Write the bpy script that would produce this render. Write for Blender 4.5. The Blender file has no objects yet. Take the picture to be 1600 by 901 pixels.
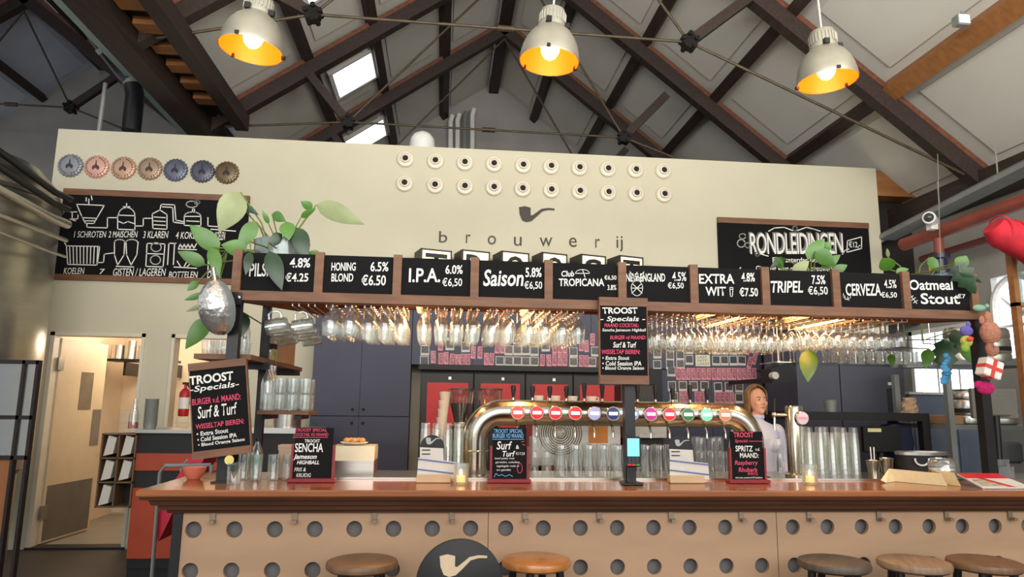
import bpy, bmesh, math, random
import numpy as np
from mathutils import Vector, Matrix
random.seed(7)
scene = bpy.context.scene
COL = scene.collection

# ------------------------------------------------------------------ camera
F_PX = 1090.0
YAW, PITCH, ROLL = 0.099, 0.1643, 0.013
CAM = np.array([1.2226, -3.8202, 1.5459])

def cam_axes():
    cy, sy = math.cos(YAW), math.sin(YAW)
    fw = np.array([sy*math.cos(PITCH), cy*math.cos(PITCH), math.sin(PITCH)])
    rt = np.array([cy, -sy, 0.0])
    up = np.cross(rt, fw)
    c, s = math.cos(ROLL), math.sin(ROLL)
    return c*rt+s*up, -s*rt+c*up, fw
RT, UP, FW = cam_axes()

def U(x, y, Y=None, Z=None, X=None):
    """pixel of the 1600x901 photo -> point on the plane Y=.., Z=.. or X=.."""
    d = (x-800)/F_PX*RT-(y-450.5)/F_PX*UP+FW
    if Y is not None: t = (Y-CAM[1])/d[1]
    elif Z is not None: t = (Z-CAM[2])/d[2]
    else: t = (X-CAM[0])/d[0]
    return Vector(CAM+t*d)

cam_data = bpy.data.cameras.new('camera')
cam = bpy.data.objects.new('camera', cam_data)
COL.objects.link(cam)
m = Matrix(((RT[0], UP[0], -FW[0]), (RT[1], UP[1], -FW[1]), (RT[2], UP[2], -FW[2])))
cam.matrix_world = Matrix.Translation(Vector(CAM)) @ m.to_4x4()
cam_data.sensor_width = 36.0
cam_data.lens = F_PX/1600*36.0
cam_data.clip_start = 0.05
scene.camera = cam

# ------------------------------------------------------------------ light and exposure
world = bpy.data.worlds.new('daylight')
scene.world = world
world.use_nodes = True
bg = world.node_tree.nodes['Background']
bg.inputs[0].default_value = (0.93, 0.96, 1.0, 1)
bg.inputs[1].default_value = 0.62
fa = bpy.data.lights.new('front_fill_light', 'AREA'); fa.shape = 'RECTANGLE'; fa.size = 10.0; fa.size_y = 4.0  # added area light standing in for an unseen glazed front
fa.energy = 390; fa.color = (1.0, 0.97, 0.92)
fo = bpy.data.objects.new('front_fill_light', fa); COL.objects.link(fo)
fo.location = (2.5, -6.6, 3.6); fo.rotation_euler = (math.radians(116), 0, 0)
ua = bpy.data.lights.new('roof_fill_light', 'AREA'); ua.shape = 'RECTANGLE'; ua.size = 9.0; ua.size_y = 0.6  # added uplight that brightens the roof, not a fixture of the hall
ua.energy = 470; ua.color = (1.0, 0.95, 0.87)
uo = bpy.data.objects.new('roof_fill_light', ua); COL.objects.link(uo)
uo.location = (2.5, -3.4, 3.9); uo.rotation_euler = (math.radians(150), 0, 0)
scene.view_settings.view_transform = 'Standard'
scene.view_settings.look = 'None'
scene.view_settings.exposure = 0.45
scene.view_settings.gamma = 1.0
scene.view_settings.use_curve_mapping = False
scene.cycles.transparent_max_bounces = 40
scene.cycles.use_denoising = True

# ------------------------------------------------------------------ materials
MATS = {}
def srgb(c):
    return tuple((x/255/12.92 if x/255 <= 0.04045 else ((x/255+0.055)/1.055)**2.4) for x in c)

def mat(name, col, rough=0.6, metal=0.0, var=0.12, scale=6.0, bump=0.0, stretch=(1, 1, 1), col2=None, spec=0.5, detail=4.0, coat=0.0):
    """procedural noise material; col is 0-255 sRGB"""
    if name in MATS: return MATS[name]
    mt = bpy.data.materials.new(name); mt.use_nodes = True
    nt = mt.node_tree; b = nt.nodes['Principled BSDF']
    c1 = srgb(col)
    c2 = srgb(col2) if col2 else tuple(x*(1-var) for x in c1)
    tc = nt.nodes.new('ShaderNodeTexCoord'); mp = nt.nodes.new('ShaderNodeMapping')
    mp.inputs['Scale'].default_value = stretch
    nz = nt.nodes.new('ShaderNodeTexNoise'); nz.inputs['Scale'].default_value = scale; nz.inputs['Detail'].default_value = detail
    rp = nt.nodes.new('ShaderNodeValToRGB')
    rp.color_ramp.elements[0].position = 0.35; rp.color_ramp.elements[1].position = 0.65
    rp.color_ramp.elements[0].color = (*c2, 1); rp.color_ramp.elements[1].color = (*c1, 1)
    nt.links.new(tc.outputs['Object'], mp.inputs[0]); nt.links.new(mp.outputs[0], nz.inputs['Vector'])
    nt.links.new(nz.outputs['Fac'], rp.inputs[0]); nt.links.new(rp.outputs[0], b.inputs['Base Color'])
    b.inputs['Roughness'].default_value = rough; b.inputs['Metallic'].default_value = metal
    b.inputs['Specular IOR Level'].default_value = spec
    b.inputs['Coat Weight'].default_value = coat
    if bump:
        bp = nt.nodes.new('ShaderNodeBump'); bp.inputs['Strength'].default_value = bump; bp.inputs['Distance'].default_value = 0.01
        nt.links.new(nz.outputs['Fac'], bp.inputs['Height']); nt.links.new(bp.outputs[0], b.inputs['Normal'])
    MATS[name] = mt
    return mt

def glow(name, col, strength):
    if name in MATS: return MATS[name]
    mt = bpy.data.materials.new(name); mt.use_nodes = True
    nt = mt.node_tree; b = nt.nodes['Principled BSDF']
    b.inputs['Base Color'].default_value = (*srgb(col), 1)
    b.inputs['Emission Color'].default_value = (*srgb(col), 1)
    b.inputs['Emission Strength'].default_value = strength
    MATS[name] = mt
    return mt

def glassy(name, tint=(245, 248, 246), gloss=0.10, edge=0.75, rough=0.03, milky=0.03):
    """thin-walled glass: transparent + fresnel gloss + a trace of haze"""
    if name in MATS: return MATS[name]
    mt = bpy.data.materials.new(name); mt.use_nodes = True
    nt = mt.node_tree; nt.nodes.clear()
    out = nt.nodes.new('ShaderNodeOutputMaterial')
    tr = nt.nodes.new('ShaderNodeBsdfTransparent'); tr.inputs[0].default_value = (*srgb(tint), 1)
    gl = nt.nodes.new('ShaderNodeBsdfGlossy'); gl.inputs[0].default_value = (1, 1, 1, 1); gl.inputs['Roughness'].default_value = rough
    df = nt.nodes.new('ShaderNodeBsdfDiffuse'); df.inputs[0].default_value = (0.85, 0.87, 0.87, 1)
    lw = nt.nodes.new('ShaderNodeLayerWeight'); lw.inputs[0].default_value = 0.35
    mr = nt.nodes.new('ShaderNodeMapRange'); mr.inputs['To Min'].default_value = gloss; mr.inputs['To Max'].default_value = edge
    nt.links.new(lw.outputs['Facing'], mr.inputs['Value'])
    m1 = nt.nodes.new('ShaderNodeMixShader'); m2 = nt.nodes.new('ShaderNodeMixShader')
    nt.links.new(mr.outputs[0], m1.inputs[0]); nt.links.new(tr.outputs[0], m1.inputs[1]); nt.links.new(gl.outputs[0], m1.inputs[2])
    m2.inputs[0].default_value = milky
    nt.links.new(m1.outputs[0], m2.inputs[1]); nt.links.new(df.outputs[0], m2.inputs[2]); nt.links.new(m2.outputs[0], out.inputs[0])
    MATS[name] = mt
    return mt

M_WALL = mat('cream_plaster', (204, 198, 174), 0.85, var=0.05, scale=1.6, bump=0.05)
M_DARKWOOD = mat('dark_timber', (52, 36, 29), 0.65, var=0.45, scale=5, stretch=(6, .6, 6), bump=0.2)
M_REDWOOD = mat('red_timber_and_lit_edge', (112, 66, 44), 0.6, var=0.35, scale=4, stretch=(4, .5, 4), bump=0.15)
M_PINE = mat('orange_timber', (158, 104, 56), 0.6, var=0.25, scale=4, stretch=(.5, 4, 4), bump=0.1)
M_PANEL = mat('roof_panel_white', (206, 203, 193), 0.8, var=0.07, scale=1.3)
M_PANELB = mat('roof_panel_blue_grey', (196, 204, 218), 0.8, var=0.12, scale=1.5)
M_GREYWALL = mat('grey_gable_plaster', (158, 154, 150), 0.9, var=0.15, scale=1.5, bump=0.1)
M_FLOOR = mat('dark_floor', (58, 52, 46), 0.5, var=0.3, scale=3)
M_IRON = mat('black_iron', (32, 29, 27), 0.5, 0.6, var=0.3, scale=9)
M_ROD = mat('rusty_rod', (84, 72, 56), 0.55, 0.5, var=0.3, scale=12)
M_BLACK = mat('matt_black', (22, 21, 22), 0.55, var=0.2)
M_BLACKPAINT = mat('black_painted_steel', (26, 25, 26), 0.35, 0.2, var=0.2)
M_CHALK = mat('chalkboard', (19, 18, 19), 0.8, var=0.25, scale=3, spec=0.2)
M_WHITECHALK = mat('white_chalk', (236, 234, 226), 0.9, var=0.06, scale=60)
M_PINKCHALK = mat('pink_chalk', (226, 82, 112), 0.9, var=0.08, scale=60)
M_BLUECHALK = mat('blue_chalk', (120, 178, 226), 0.9, var=0.08, scale=60)
M_FRAMEWOOD = mat('board_frame_wood', (128, 88, 62), 0.6, var=0.3, scale=5, stretch=(1, 6, 6), bump=0.1)
M_BARTOP = mat('bar_top_wood', (158, 92, 46), 0.22, var=0.3, scale=3, stretch=(.6, 8, 8), coat=0.3)
M_BARMOLD = mat('bar_moulding_wood', (88, 52, 34), 0.45, var=0.35, scale=4, stretch=(.5, 8, 8), bump=0.1)
M_PLY = mat('birch_plywood', (184, 148, 116), 0.6, var=0.14, scale=2.5, stretch=(.7, 3, 3), detail=8)
M_HOLEGREY = mat('grey_backing', (116, 112, 110), 0.8, var=0.1)
M_SLATE = mat('slate_blue_cabinet', (66, 68, 86), 0.55, var=0.12, scale=2)
M_STEEL = mat('brushed_steel', (196, 192, 184), 0.28, 1.0, var=0.12, scale=3, stretch=(1, 1, 20))
M_STEELH = mat('polished_steel', (198, 190, 172), 0.2, 1.0, var=0.1, scale=2, stretch=(1, 20, 20))
M_GREYMETAL = mat('grey_painted_metal', (142, 146, 142), 0.5, 0.3, var=0.12)
M_RED = mat('red_poster', (196, 42, 44), 0.5, var=0.1)
M_WHITE = mat('white_ceramic', (232, 230, 224), 0.35, var=0.05)
M_PAPER = mat('paper', (206, 202, 192), 0.8, var=0.05, scale=20)
M_REDFRAME = mat('red_sign_frame', (134, 26, 36), 0.45, var=0.15, scale=10)
M_GLASS = glassy('clear_glass')
M_GLASSW = glassy('cut_glass', milky=0.06, gloss=0.13, rough=0.08)
M_LEAF = mat('leaf_green', (84, 134, 46), 0.4, var=0.35, scale=7, spec=0.6)
M_LEAFD = mat('leaf_dark_green', (34, 66, 34), 0.35, var=0.35, scale=7, spec=0.6)
M_LEAFP = mat('leaf_pale_green', (150, 160, 112), 0.5, var=0.2, scale=9)
M_STEM = mat('plant_stem', (112, 122, 62), 0.6, var=0.2)
M_SKIN = mat('skin', (222, 172, 146), 0.5, var=0.06)

# ------------------------------------------------------------------ mesh builder
class MB:
    def __init__(s): s.v = []; s.f = []; s.m = []; s.cur = 0
    def add(s, vs, fs):
        b = len(s.v); s.v += [tuple(v) for v in vs]
        for f in fs: s.f.append(tuple(b+i for i in f)); s.m.append(s.cur)
        return s
    def box(s, x0, x1, y0, y1, z0, z1):
        return s.add([(x0,y0,z0),(x1,y0,z0),(x1,y1,z0),(x0,y1,z0),(x0,y0,z1),(x1,y0,z1),(x1,y1,z1),(x0,y1,z1)],
                     [(0,3,2,1),(4,5,6,7),(0,1,5,4),(1,2,6,5),(2,3,7,6),(3,0,4,7)])
    def cbox(s, c, d): return s.box(c[0]-d[0]/2, c[0]+d[0]/2, c[1]-d[1]/2, c[1]+d[1]/2, c[2]-d[2]/2, c[2]+d[2]/2)
    def bevbox(s, x0, x1, y0, y1, z0, z1, r=0.006):
        """box whose vertical section is chamfered on every side (a softened slab)"""
        A = [(x0+r,y0+r,z0),(x1-r,y0+r,z0),(x1-r,y1-r,z0),(x0+r,y1-r,z0)]
        B = [(x0,y0,z0+r),(x1,y0,z0+r),(x1,y1,z0+r),(x0,y1,z0+r)]
        C = [(x0,y0,z1-r),(x1,y0,z1-r),(x1,y1,z1-r),(x0,y1,z1-r)]
        D = [(x0+r,y0+r,z1),(x1-r,y0+r,z1),(x1-r,y1-r,z1),(x0+r,y1-r,z1)]
        fs = [(3,2,1,0),(12,13,14,15)]
        for k in (0,4,8):
            for i in range(4): fs.append((k+i, k+(i+1)%4, k+4+(i+1)%4, k+4+i))
        return s.add(A+B+C+D, fs)
    def beam(s, a, b, w, h, up=(0,0,1)):
        """rectangular bar from a to b, w across, h along up"""
        a = Vector(a); b = Vector(b); d = (b-a).normalized(); u = Vector(up)
        sd = d.cross(u)
        if sd.length < 1e-5: sd = d.cross(Vector((1,0,0)))
        sd.normalize(); u = sd.cross(d).normalized()
        P = [p+sd*(i*w/2)+u*(j*h/2) for p in (a,b) for i,j in ((-1,-1),(1,-1),(1,1),(-1,1))]
        return s.add(P, [(3,2,1,0),(4,5,6,7),(0,1,5,4),(1,2,6,5),(2,3,7,6),(3,0,4,7)])
    def tube(s, pts, r, n=8, caps=True):
        """round tube along a polyline; r a number or a list"""
        pts = [Vector(p) for p in pts]; k = len(pts)
        rs = r if isinstance(r, (list, tuple)) else [r]*k
        t0 = (pts[1]-pts[0]).normalized()
        nrm = t0.orthogonal().normalized(); V = []
        for i, p in enumerate(pts):
            t = (pts[min(i+1,k-1)]-pts[max(i-1,0)]).normalized()
            nrm = (nrm-t*nrm.dot(t))
            nrm = nrm.normalized() if nrm.length > 1e-6 else t.orthogonal().normalized()
            bn = t.cross(nrm)
            V += [p+(nrm*math.cos(2*math.pi*j/n)+bn*math.sin(2*math.pi*j/n))*rs[i] for j in range(n)]
        fs = [(i*n+j, i*n+(j+1)%n, (i+1)*n+(j+1)%n, (i+1)*n+j) for i in range(k-1) for j in range(n)]
        if caps: fs += [tuple(reversed(range(n))), tuple(range((k-1)*n, k*n))]
        return s.add(V, fs)
    def lathe(s, prof, c=(0,0,0), n=20, axis='Z', close=False):
        """profile [(radius, height)] revolved about an axis through c"""
        V = []; k = len(prof)
        for r, h in prof:
            r = max(r, 1e-4)
            for j in range(n):
                a = 2*math.pi*j/n; x, y = r*math.cos(a), r*math.sin(a)
                V.append({'Z': (c[0]+x,c[1]+y,c[2]+h), 'Y': (c[0]+x,c[1]+h,c[2]-y), 'X': (c[0]+h,c[1]+x,c[2]+y)}[axis])
        fs = [(i*n+j, i*n+(j+1)%n, (i+1)*n+(j+1)%n, (i+1)*n+j) for i in range(k-1) for j in range(n)]
        if close: fs += [tuple(reversed(range(n))), tuple(range((k-1)*n, k*n))]
        return s.add(V, fs)
    def prism(s, poly, ext):
        """closed polygon of 3-D points extruded by the vector ext"""
        n = len(poly); e = Vector(ext)
        V = [Vector(p) for p in poly]+[Vector(p)+e for p in poly]
        return s.add(V, [tuple(reversed(range(n))), tuple(range(n, 2*n))]+[(i, (i+1)%n, n+(i+1)%n, n+i) for i in range(n)])
    def ball(s, c, r, n=12, k=8):
        r = r if isinstance(r, (list, tuple)) else (r, r, r)
        V = []; fs = []
        for i in range(k+1):
            t = math.pi*i/k
            for j in range(n):
                a = 2*math.pi*j/n
                V.append((c[0]+r[0]*max(math.sin(t),1e-3)*math.cos(a), c[1]+r[1]*max(math.sin(t),1e-3)*math.sin(a), c[2]-r[2]*math.cos(t)))
        for i in range(k):
            for j in range(n): fs.append((i*n+j, i*n+(j+1)%n, (i+1)*n+(j+1)%n, (i+1)*n+j))
        return s.add(V, fs)
    def build(s, name, material, parent=None, smooth=False, world=True):
        """links the collected shapes as one mesh object; with world=True the coordinates are world ones"""
        off = Vector((0,0,0))
        if parent is not None and world: off = wloc(parent)
        me = bpy.data.meshes.new(name)
        me.from_pydata([tuple(Vector(v)-off) for v in s.v], [], s.f)
        for mm in (material if isinstance(material, (list, tuple)) else [material]): me.materials.append(mm)
        if any(s.m): me.polygons.foreach_set('material_index', s.m)
        bm = bmesh.new(); bm.from_mesh(me); bmesh.ops.recalc_face_normals(bm, faces=bm.faces); bm.to_mesh(me); bm.free()
        if smooth:
            me.polygons.foreach_set('use_smooth', [True]*len(me.polygons))
            me.set_sharp_from_angle(angle=math.radians(40))
        o = bpy.data.objects.new(name, me); COL.objects.link(o)
        if parent is not None: o.parent = parent
        return o

def wloc(o):
    p = Vector(o.location)
    return p+wloc(o.parent) if o.parent else p

def tag(o, label, cat, group=None, kind=None):
    o['label'] = label; o['category'] = cat
    if group: o['group'] = group
    if kind: o['kind'] = kind
    return o
def struct(o): o['kind'] = 'structure'; return o
def thing(name, loc, label, cat, group=None):
    o = bpy.data.objects.new(name, None); COL.objects.link(o)
    o.location = loc; o.empty_display_size = 0.1
    return tag(o, label, cat, group)
def copy_tree(o, parent=None):
    c = o.copy(); COL.objects.link(c); c.parent = parent
    for ch in list(o.children): copy_tree(ch, c)
    return c
def place(proto, used, loc, rz=0.0, label=None, group=None, scale=None):
    """first use moves the prototype itself, later uses copy it with its parts"""
    o = copy_tree(proto) if used else proto
    o.location = loc; o.rotation_euler = (0, 0, rz)
    if scale: o.scale = scale
    if label: o['label'] = label
    if group: o['group'] = group
    return o

def text_mesh(body, bold=0.0, shear=0.0, spacing=1.0, res=3):
    cu = bpy.data.curves.new('lettering', 'FONT'); cu.body = body
    cu.offset = bold; cu.shear = shear; cu.space_character = spacing; cu.resolution_u = res; cu.fill_mode = 'FRONT'
    ob = bpy.data.objects.new('lettering', cu); COL.objects.link(ob)
    dg = bpy.context.evaluated_depsgraph_get()
    me = bpy.data.meshes.new_from_object(ob.evaluated_get(dg))
    bpy.data.objects.remove(ob); bpy.data.curves.remove(cu)
    return me
def lettering(body, box, Y, parent, material=None, bold=0.012, shear=0.0, spacing=1.0, lift=0.003, name='lettering', slant=None):
    """text fitted into the pixel box (x0,y0,x1,y1) on the upright plane Y"""
    me = text_mesh(body, bold, shear, spacing)
    x0, y0, x1, y1 = box
    A, B = U(x0, (y0+y1)/2, Y=Y), U(x1, (y0+y1)/2, Y=Y)
    mid = (x0+x1)/2; T, L = U(mid, y0, Y=Y), U(mid, y1, Y=Y)
    co = np.empty(len(me.vertices)*3); me.vertices.foreach_get('co', co); co = co.reshape(-1, 3)
    mn, mx = co.min(0), co.max(0)
    n = np.empty_like(co)
    u = (co[:,0]-mn[0])/max(mx[0]-mn[0], 1e-6); v = (co[:,1]-mn[1])/max(mx[1]-mn[1], 1e-6)
    n[:,0] = A.x+u*(B.x-A.x); n[:,1] = Y-lift
    base = A.z+u*(B.z-A.z)-(A.z+B.z)/2 if slant is None else (u-.5)*slant
    n[:,2] = L.z+v*(T.z-L.z)+base
    n -= np.array(wloc(parent))
    me.vertices.foreach_set('co', n.ravel()); me.materials.append(material or M_WHITECHALK)
    me.update()
    o = bpy.data.objects.new(name, me); COL.objects.link(o); o.parent = parent
    return o
def strokes(lines, Y, parent, material=None, w=0.006, lift=0.003, name='drawing'):
    """flat chalk strokes: pixel polylines on the upright plane Y"""
    bbs = [[min(p[0] for p in l)-2, min(p[1] for p in l)-2, max(p[0] for p in l)+2, max(p[1] for p in l)+2] for l in lines]
    gid = list(range(len(lines)))
    for i in range(len(lines)):
        for j in range(i):
            if bbs[i][0] < bbs[j][2] and bbs[j][0] < bbs[i][2] and bbs[i][1] < bbs[j][3] and bbs[j][1] < bbs[i][3]:
                gi, gj = gid[i], gid[j]; gid = [gj if g == gi else g for g in gid]
    if len(set(gid)) > 1:
        for g in sorted(set(gid)): o = strokes([l for l, q in zip(lines, gid) if q == g], Y, parent, material, w, lift, name)
        return o
    mb = MB()
    for ln in lines:
        P = [U(x, y, Y=Y) for x, y in ln]
        for a, b in zip(P, P[1:]):
            d = Vector((b.x-a.x, 0, b.z-a.z))
            if d.length < 1e-6: continue
            d.normalize(); nn = Vector((-d.z, 0, d.x))*w/2; e = d*w/2
            q = [a-e-nn, b+e-nn, b+e+nn, a-e+nn]
            mb.add([(p.x, Y-lift, p.z) for p in q], [(0,1,2,3)])
    return mb.build(name, material or M_WHITECHALK, parent)
def arc(cx, cy, rx, ry, a0=0, a1=360, n=14):
    return [(cx+rx*math.cos(math.radians(a0+(a1-a0)*i/n)), cy+ry*math.sin(math.radians(a0+(a1-a0)*i/n))) for i in range(n+1)]

# ================================================================== THE SETTING
WY = 4.2                      # face of the white wall
fl = MB().box(-11, 9, -7, 10.2, -0.12, 0.0).build('floor', M_FLOOR); struct(fl)
mb = MB()                     # the white wall with its two doorways
for x0, x1, z0, z1 in ((-3.19,-3.0,0,4.57),(-2.02,-1.74,0,4.57),(-0.95,6.66,0,4.57),(-3.0,-2.02,2.26,4.57),(-1.74,-0.95,2.26,4.57)):
    mb.box(x0, x1, WY, WY+0.14, z0, z1)
wall = struct(mb.build('wall_back', M_WALL))
# kitchen behind the doorways
M_KIT = mat('kitchen_paint', (232, 214, 188), 0.8, var=0.04)
mb = MB().box(-3.3, 0.2, 6.5, 6.6, 0, 2.9).box(-3.3, -3.19, WY+.0, 6.6, 0, 2.9).box(0.2, 0.3, WY+.14, 6.6, 0, 2.9)
kw = struct(mb.build('wall_kitchen', M_KIT))
struct(MB().box(-3.3, 0.3, WY+.14, 6.6, 2.9, 2.98).build('ceiling_kitchen', M_KIT))
M_TILE = mat('white_wall_tile', (228, 222, 212), 0.25, var=0.05)
t0 = None
for i in range(9):
    for j in range(9):
        if t0 is None: t = t0 = MB().bevbox(-.073, .073, -.008, .002, -.073, .073, .004).build('tile', M_TILE, kw)
        else: t = t0.copy(); COL.objects.link(t)
        t.location = (-3.1+i*.15, 6.5, .10+j*.15)
struct(MB().box(-3.19, 0.2, WY+.02, 6.5, 0.0, 0.012).build('floor_kitchen', mat('kitchen_floor', (150, 142, 132), 0.5, var=0.1)))
# door frames and the open kitchen door
M_DOORFR = mat('door_frame_paint', (216, 208, 188), 0.5, var=0.05)
d1 = struct(MB().box(-3.0,-2.955,WY-.015,WY+.15,0,2.26).box(-2.055,-2.02,WY-.015,WY+.15,0,2.26).box(-3.0,-2.02,WY-.015,WY+.15,2.22,2.26).build('door_1', M_DOORFR))
d2 = struct(MB().box(-1.74,-1.705,WY-.015,WY+.15,0,2.26).box(-.985,-.95,WY-.015,WY+.15,0,2.26).box(-1.74,-.95,WY-.015,WY+.15,2.22,2.26).build('door_2', M_DOORFR))
struct(MB().box(-3.0,-2.02,WY-.03,WY+.16,0,.022).build('trim_1', M_BLACK))
hinge = Vector((-2.94, WY+.12, 0)); far = U(133, 828, Z=.03); far.z = 0
dv = (far-hinge).normalized(); nv = Vector((-dv.y, dv.x, 0)); L = 0.9
leaf = thing('swing_door_leaf', hinge, 'beige kitchen door standing open, steel kick plate and small window', 'door')
def on_leaf(a, b, z0, z1, t0, t1): return [hinge+dv*u+nv*t+Vector((0,0,z)) for t in (t0,t1) for u,z in ((a,z0),(b,z0),(b,z1),(a,z1))]
def leafbox(a, b, z0, z1, t0, t1, nm, mt):
    P = on_leaf(a, b, z0, z1, t0, t1)
    return MB().add(P, [(0,1,2,3),(7,6,5,4),(0,4,5,1),(1,5,6,2),(2,6,7,3),(3,7,4,0)]).build(nm, mt, leaf)
leafbox(0, L, .03, 2.2, 0, .04, 'door_panel', mat('beige_door_paint', (214, 194, 162), 0.45, var=0.05))
leafbox(.04, L-.04, .05, .62, -.004, .0, 'kick_plate', mat('kick_plate_steel', (128, 126, 124), 0.4, 0.7))
leafbox(.42, .66, 1.42, 1.85, -.004, .0, 'window_pane', mat('door_glass', (120, 108, 92), 0.15, var=0.2))
leafbox(.72, L-.01, 1.0, 1.42, -.004, .0, 'push_plate', mat('push_plate', (150, 146, 142), 0.4, 0.7))
for z in (.35, 1.92): leafbox(-.05, .05, z-.07, z+.07, -.02, .0, 'hinge', mat('hinge_steel', (150, 144, 134), 0.4, 0.8))
kl = bpy.data.lights.new('kitchen_fill_light', 'POINT'); kl.energy = 38; kl.color = (1, .84, .66); kl.shadow_soft_size = .3  # point light and its lamp are added to brighten the kitchen
kt = thing('added_kitchen_lamp', (-2.3, 5.4, 2.82), 'round ceiling lamp added to light the kitchen behind the doorway', 'lamp')
MB().lathe([(.001,.08),(.16,.06),(.16,.0),(.001,-.02)], c=(-2.3,5.4,2.8), n=20).build('diffuser', mat('added_lamp_diffuser', (240,232,214), .6), kt, True)
klo = bpy.data.objects.new('kitchen_fill_light', kl); COL.objects.link(klo); klo.location = (0, 0, -.45); klo.parent = kt

# ---- roofs
XR, ZR = 2.15, 8.0
SR, SL = 0.80, 0.707
def zr(x): return ZR-(x-XR)*SR if x >= XR else ZR-(XR-x)*SL
XL2 = -5.7; S2 = (8.0-5.1)/(5.7-1.95)
def zl(x): return 8.0-(x-XL2)*S2 if x >= XL2 else 8.0-(XL2-x)*S2
def slopebox(mb, f, x0, x1, y0, y1, t0, t1):
    a, b = Vector((x0,0,f(x0))), Vector((x1,0,f(x1))); d = (b-a).normalized(); n = Vector((-d.z,0,d.x))
    if n.z < 0: n = -n
    P = [Vector((p.x,y,p.z))+n*t for t in (t0,t1) for p,y in ((a,y0),(b,y0),(b,y1),(a,y1))]
    mb.add(P, [(0,1,2,3),(7,6,5,4),(0,4,5,1),(1,5,6,2),(2,6,7,3),(3,7,4,0)])
TY = [-3.6, -1.4, 0.8, 3.0, 5.26, 7.42, 10.0]          # bays between the trusses
PR = [2.15, 2.93, 3.92, 4.91, 6.0, 7.15]
PL = [2.15, 1.2, .2, -.63, -1.95]
ceil_main = struct(MB().box(XR-.1, XR+.1, -3.6, 10.0, ZR+.0, ZR+.32).build('ceiling', M_DARKWOOD))   # ridge beam carries the roof pieces
sky = {(2,3), (2,4), (2,2)}                            # left slope: panels with a skylight (strip index, bay index)
M_SKYPANE = glow('skylight_pane', (236, 244, 255), 2.6)
for strip, side in ((PR, 1), (PL, -1)):
    for i in range(len(strip)-1):
        for j in range(len(TY)-1):
            x0, x1, y0, y1 = strip[i], strip[i+1], TY[j], TY[j+1]
            mb = MB()
            lo, hi = min(x0,x1), max(x0,x1)
            slopebox(mb, zr, lo, hi, y0, y1, .20, .26)
            ix = min(.16, (hi-lo)*.2)
            slopebox(mb, zr, lo+ix, hi-ix, y0+.22, y1-.22, .175, .20)
            p = mb.build('roof_panel', M_PANEL, ceil_main)
for strip in (PR, PL):
    for x in strip[1:]:
        mb = MB(); lo, hi = x-.055, x+.055
        slopebox(mb, zr, lo, hi, -3.6, 10.0, .06, .2)
        mb.build('purlin', M_DARKWOOD if x < 6.5 else M_PINE, ceil_main)
# light battens along some purlins where fresh timber shows
for x, y0, y1 in ((6.0, -1.4, 3.0),):
    mb = MB(); slopebox(mb, zr, x-.075, x+.075, y0, y1, .03, .2); mb.build('purlin', M_PINE, ceil_main)
wn = 1
for x0, x1, y0, y1 in ((-.42, .12, 6.0, 6.78), (-.55, .1, 8.45, 9.2), (-.42, .12, 3.5, 4.15)):
    fr = MB()
    for a, b, c, d in ((x0-.05,x0,y0-.05,y1+.05),(x1,x1+.05,y0-.05,y1+.05),(x0,x1,y0-.05,y0),(x0,x1,y1,y1+.05)): slopebox(fr, zr, a, b, c, d, .12, .2)
    w = struct(fr.build('window_%d' % wn, M_WHITE)); wn += 1
    pb = MB(); slopebox(pb, zr, x0, x1, y0, y1, .15, .17); pb.build('pane', M_SKYPANE, w)
# left bay roof
c2 = struct(MB().box(XL2-.06, XL2+.06, -3.6, 10.0, 8.02, 8.2).build('ceiling_left_bay', M_DARKWOOD))
for k in range(-4, 4):
    for j in range(2, len(TY)-1):
        x0, x1 = XL2+k*.95, XL2+(k+1)*.95
        mb = MB(); slopebox(mb, zl, x0, x1, TY[j], TY[j+1], .2, .26); slopebox(mb, zl, x0+.14, x1-.14, TY[j]+.2, TY[j+1]-.2, .18, .2)
        mb.build('roof_panel', M_PANELB, c2)
    if k:
        mb = MB(); slopebox(mb, zl, XL2+k*.95-.05, XL2+k*.95+.05, .8, 10, .06, .2); mb.build('purlin', M_DARKWOOD, c2)

# gable end wall, side walls
gp = [(-10,10,0),(7.4,10,0),(7.4,10,zr(7.4)+.5),(XR,10,ZR+.5),(-1.95,10,5.6),(XL2,10,8.5),(-10,10,zl(-10)+.5)]
struct(MB().prism(gp, (0,.15,0)).build('wall_gable', M_GREYWALL))
M_RIGHTWALL = mat('grey_white_wall', (168, 164, 156), 0.85, var=0.12, scale=2)
RX = 7.3
mb = MB()
# right wall with a rectangular window (Y 3.55..4.65) and an arched one (Y 2.62..3.28)
for y0, y1, z0, z1 in ((-3.6,2.62,0,4.1),(3.28,3.55,0,4.1),(4.65,10,0,4.1),(2.62,3.28,0,2.1),(2.62,3.28,3.0,4.1),(3.55,4.65,0,1.62),(3.55,4.65,2.5,4.1)):
    mb.box(RX, RX+.2, y0, y1, z0, z1)
struct(mb.build('wall_right', M_RIGHTWALL))
struct(MB().box(-9.4,-9.2,-1,10,0,1.6).build('wall_left', M_GREYWALL))  # unseen wall kept low to let daylight into the side bay
M_DAY = glow('daylight_pane', (232, 242, 255), 2.2)
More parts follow.
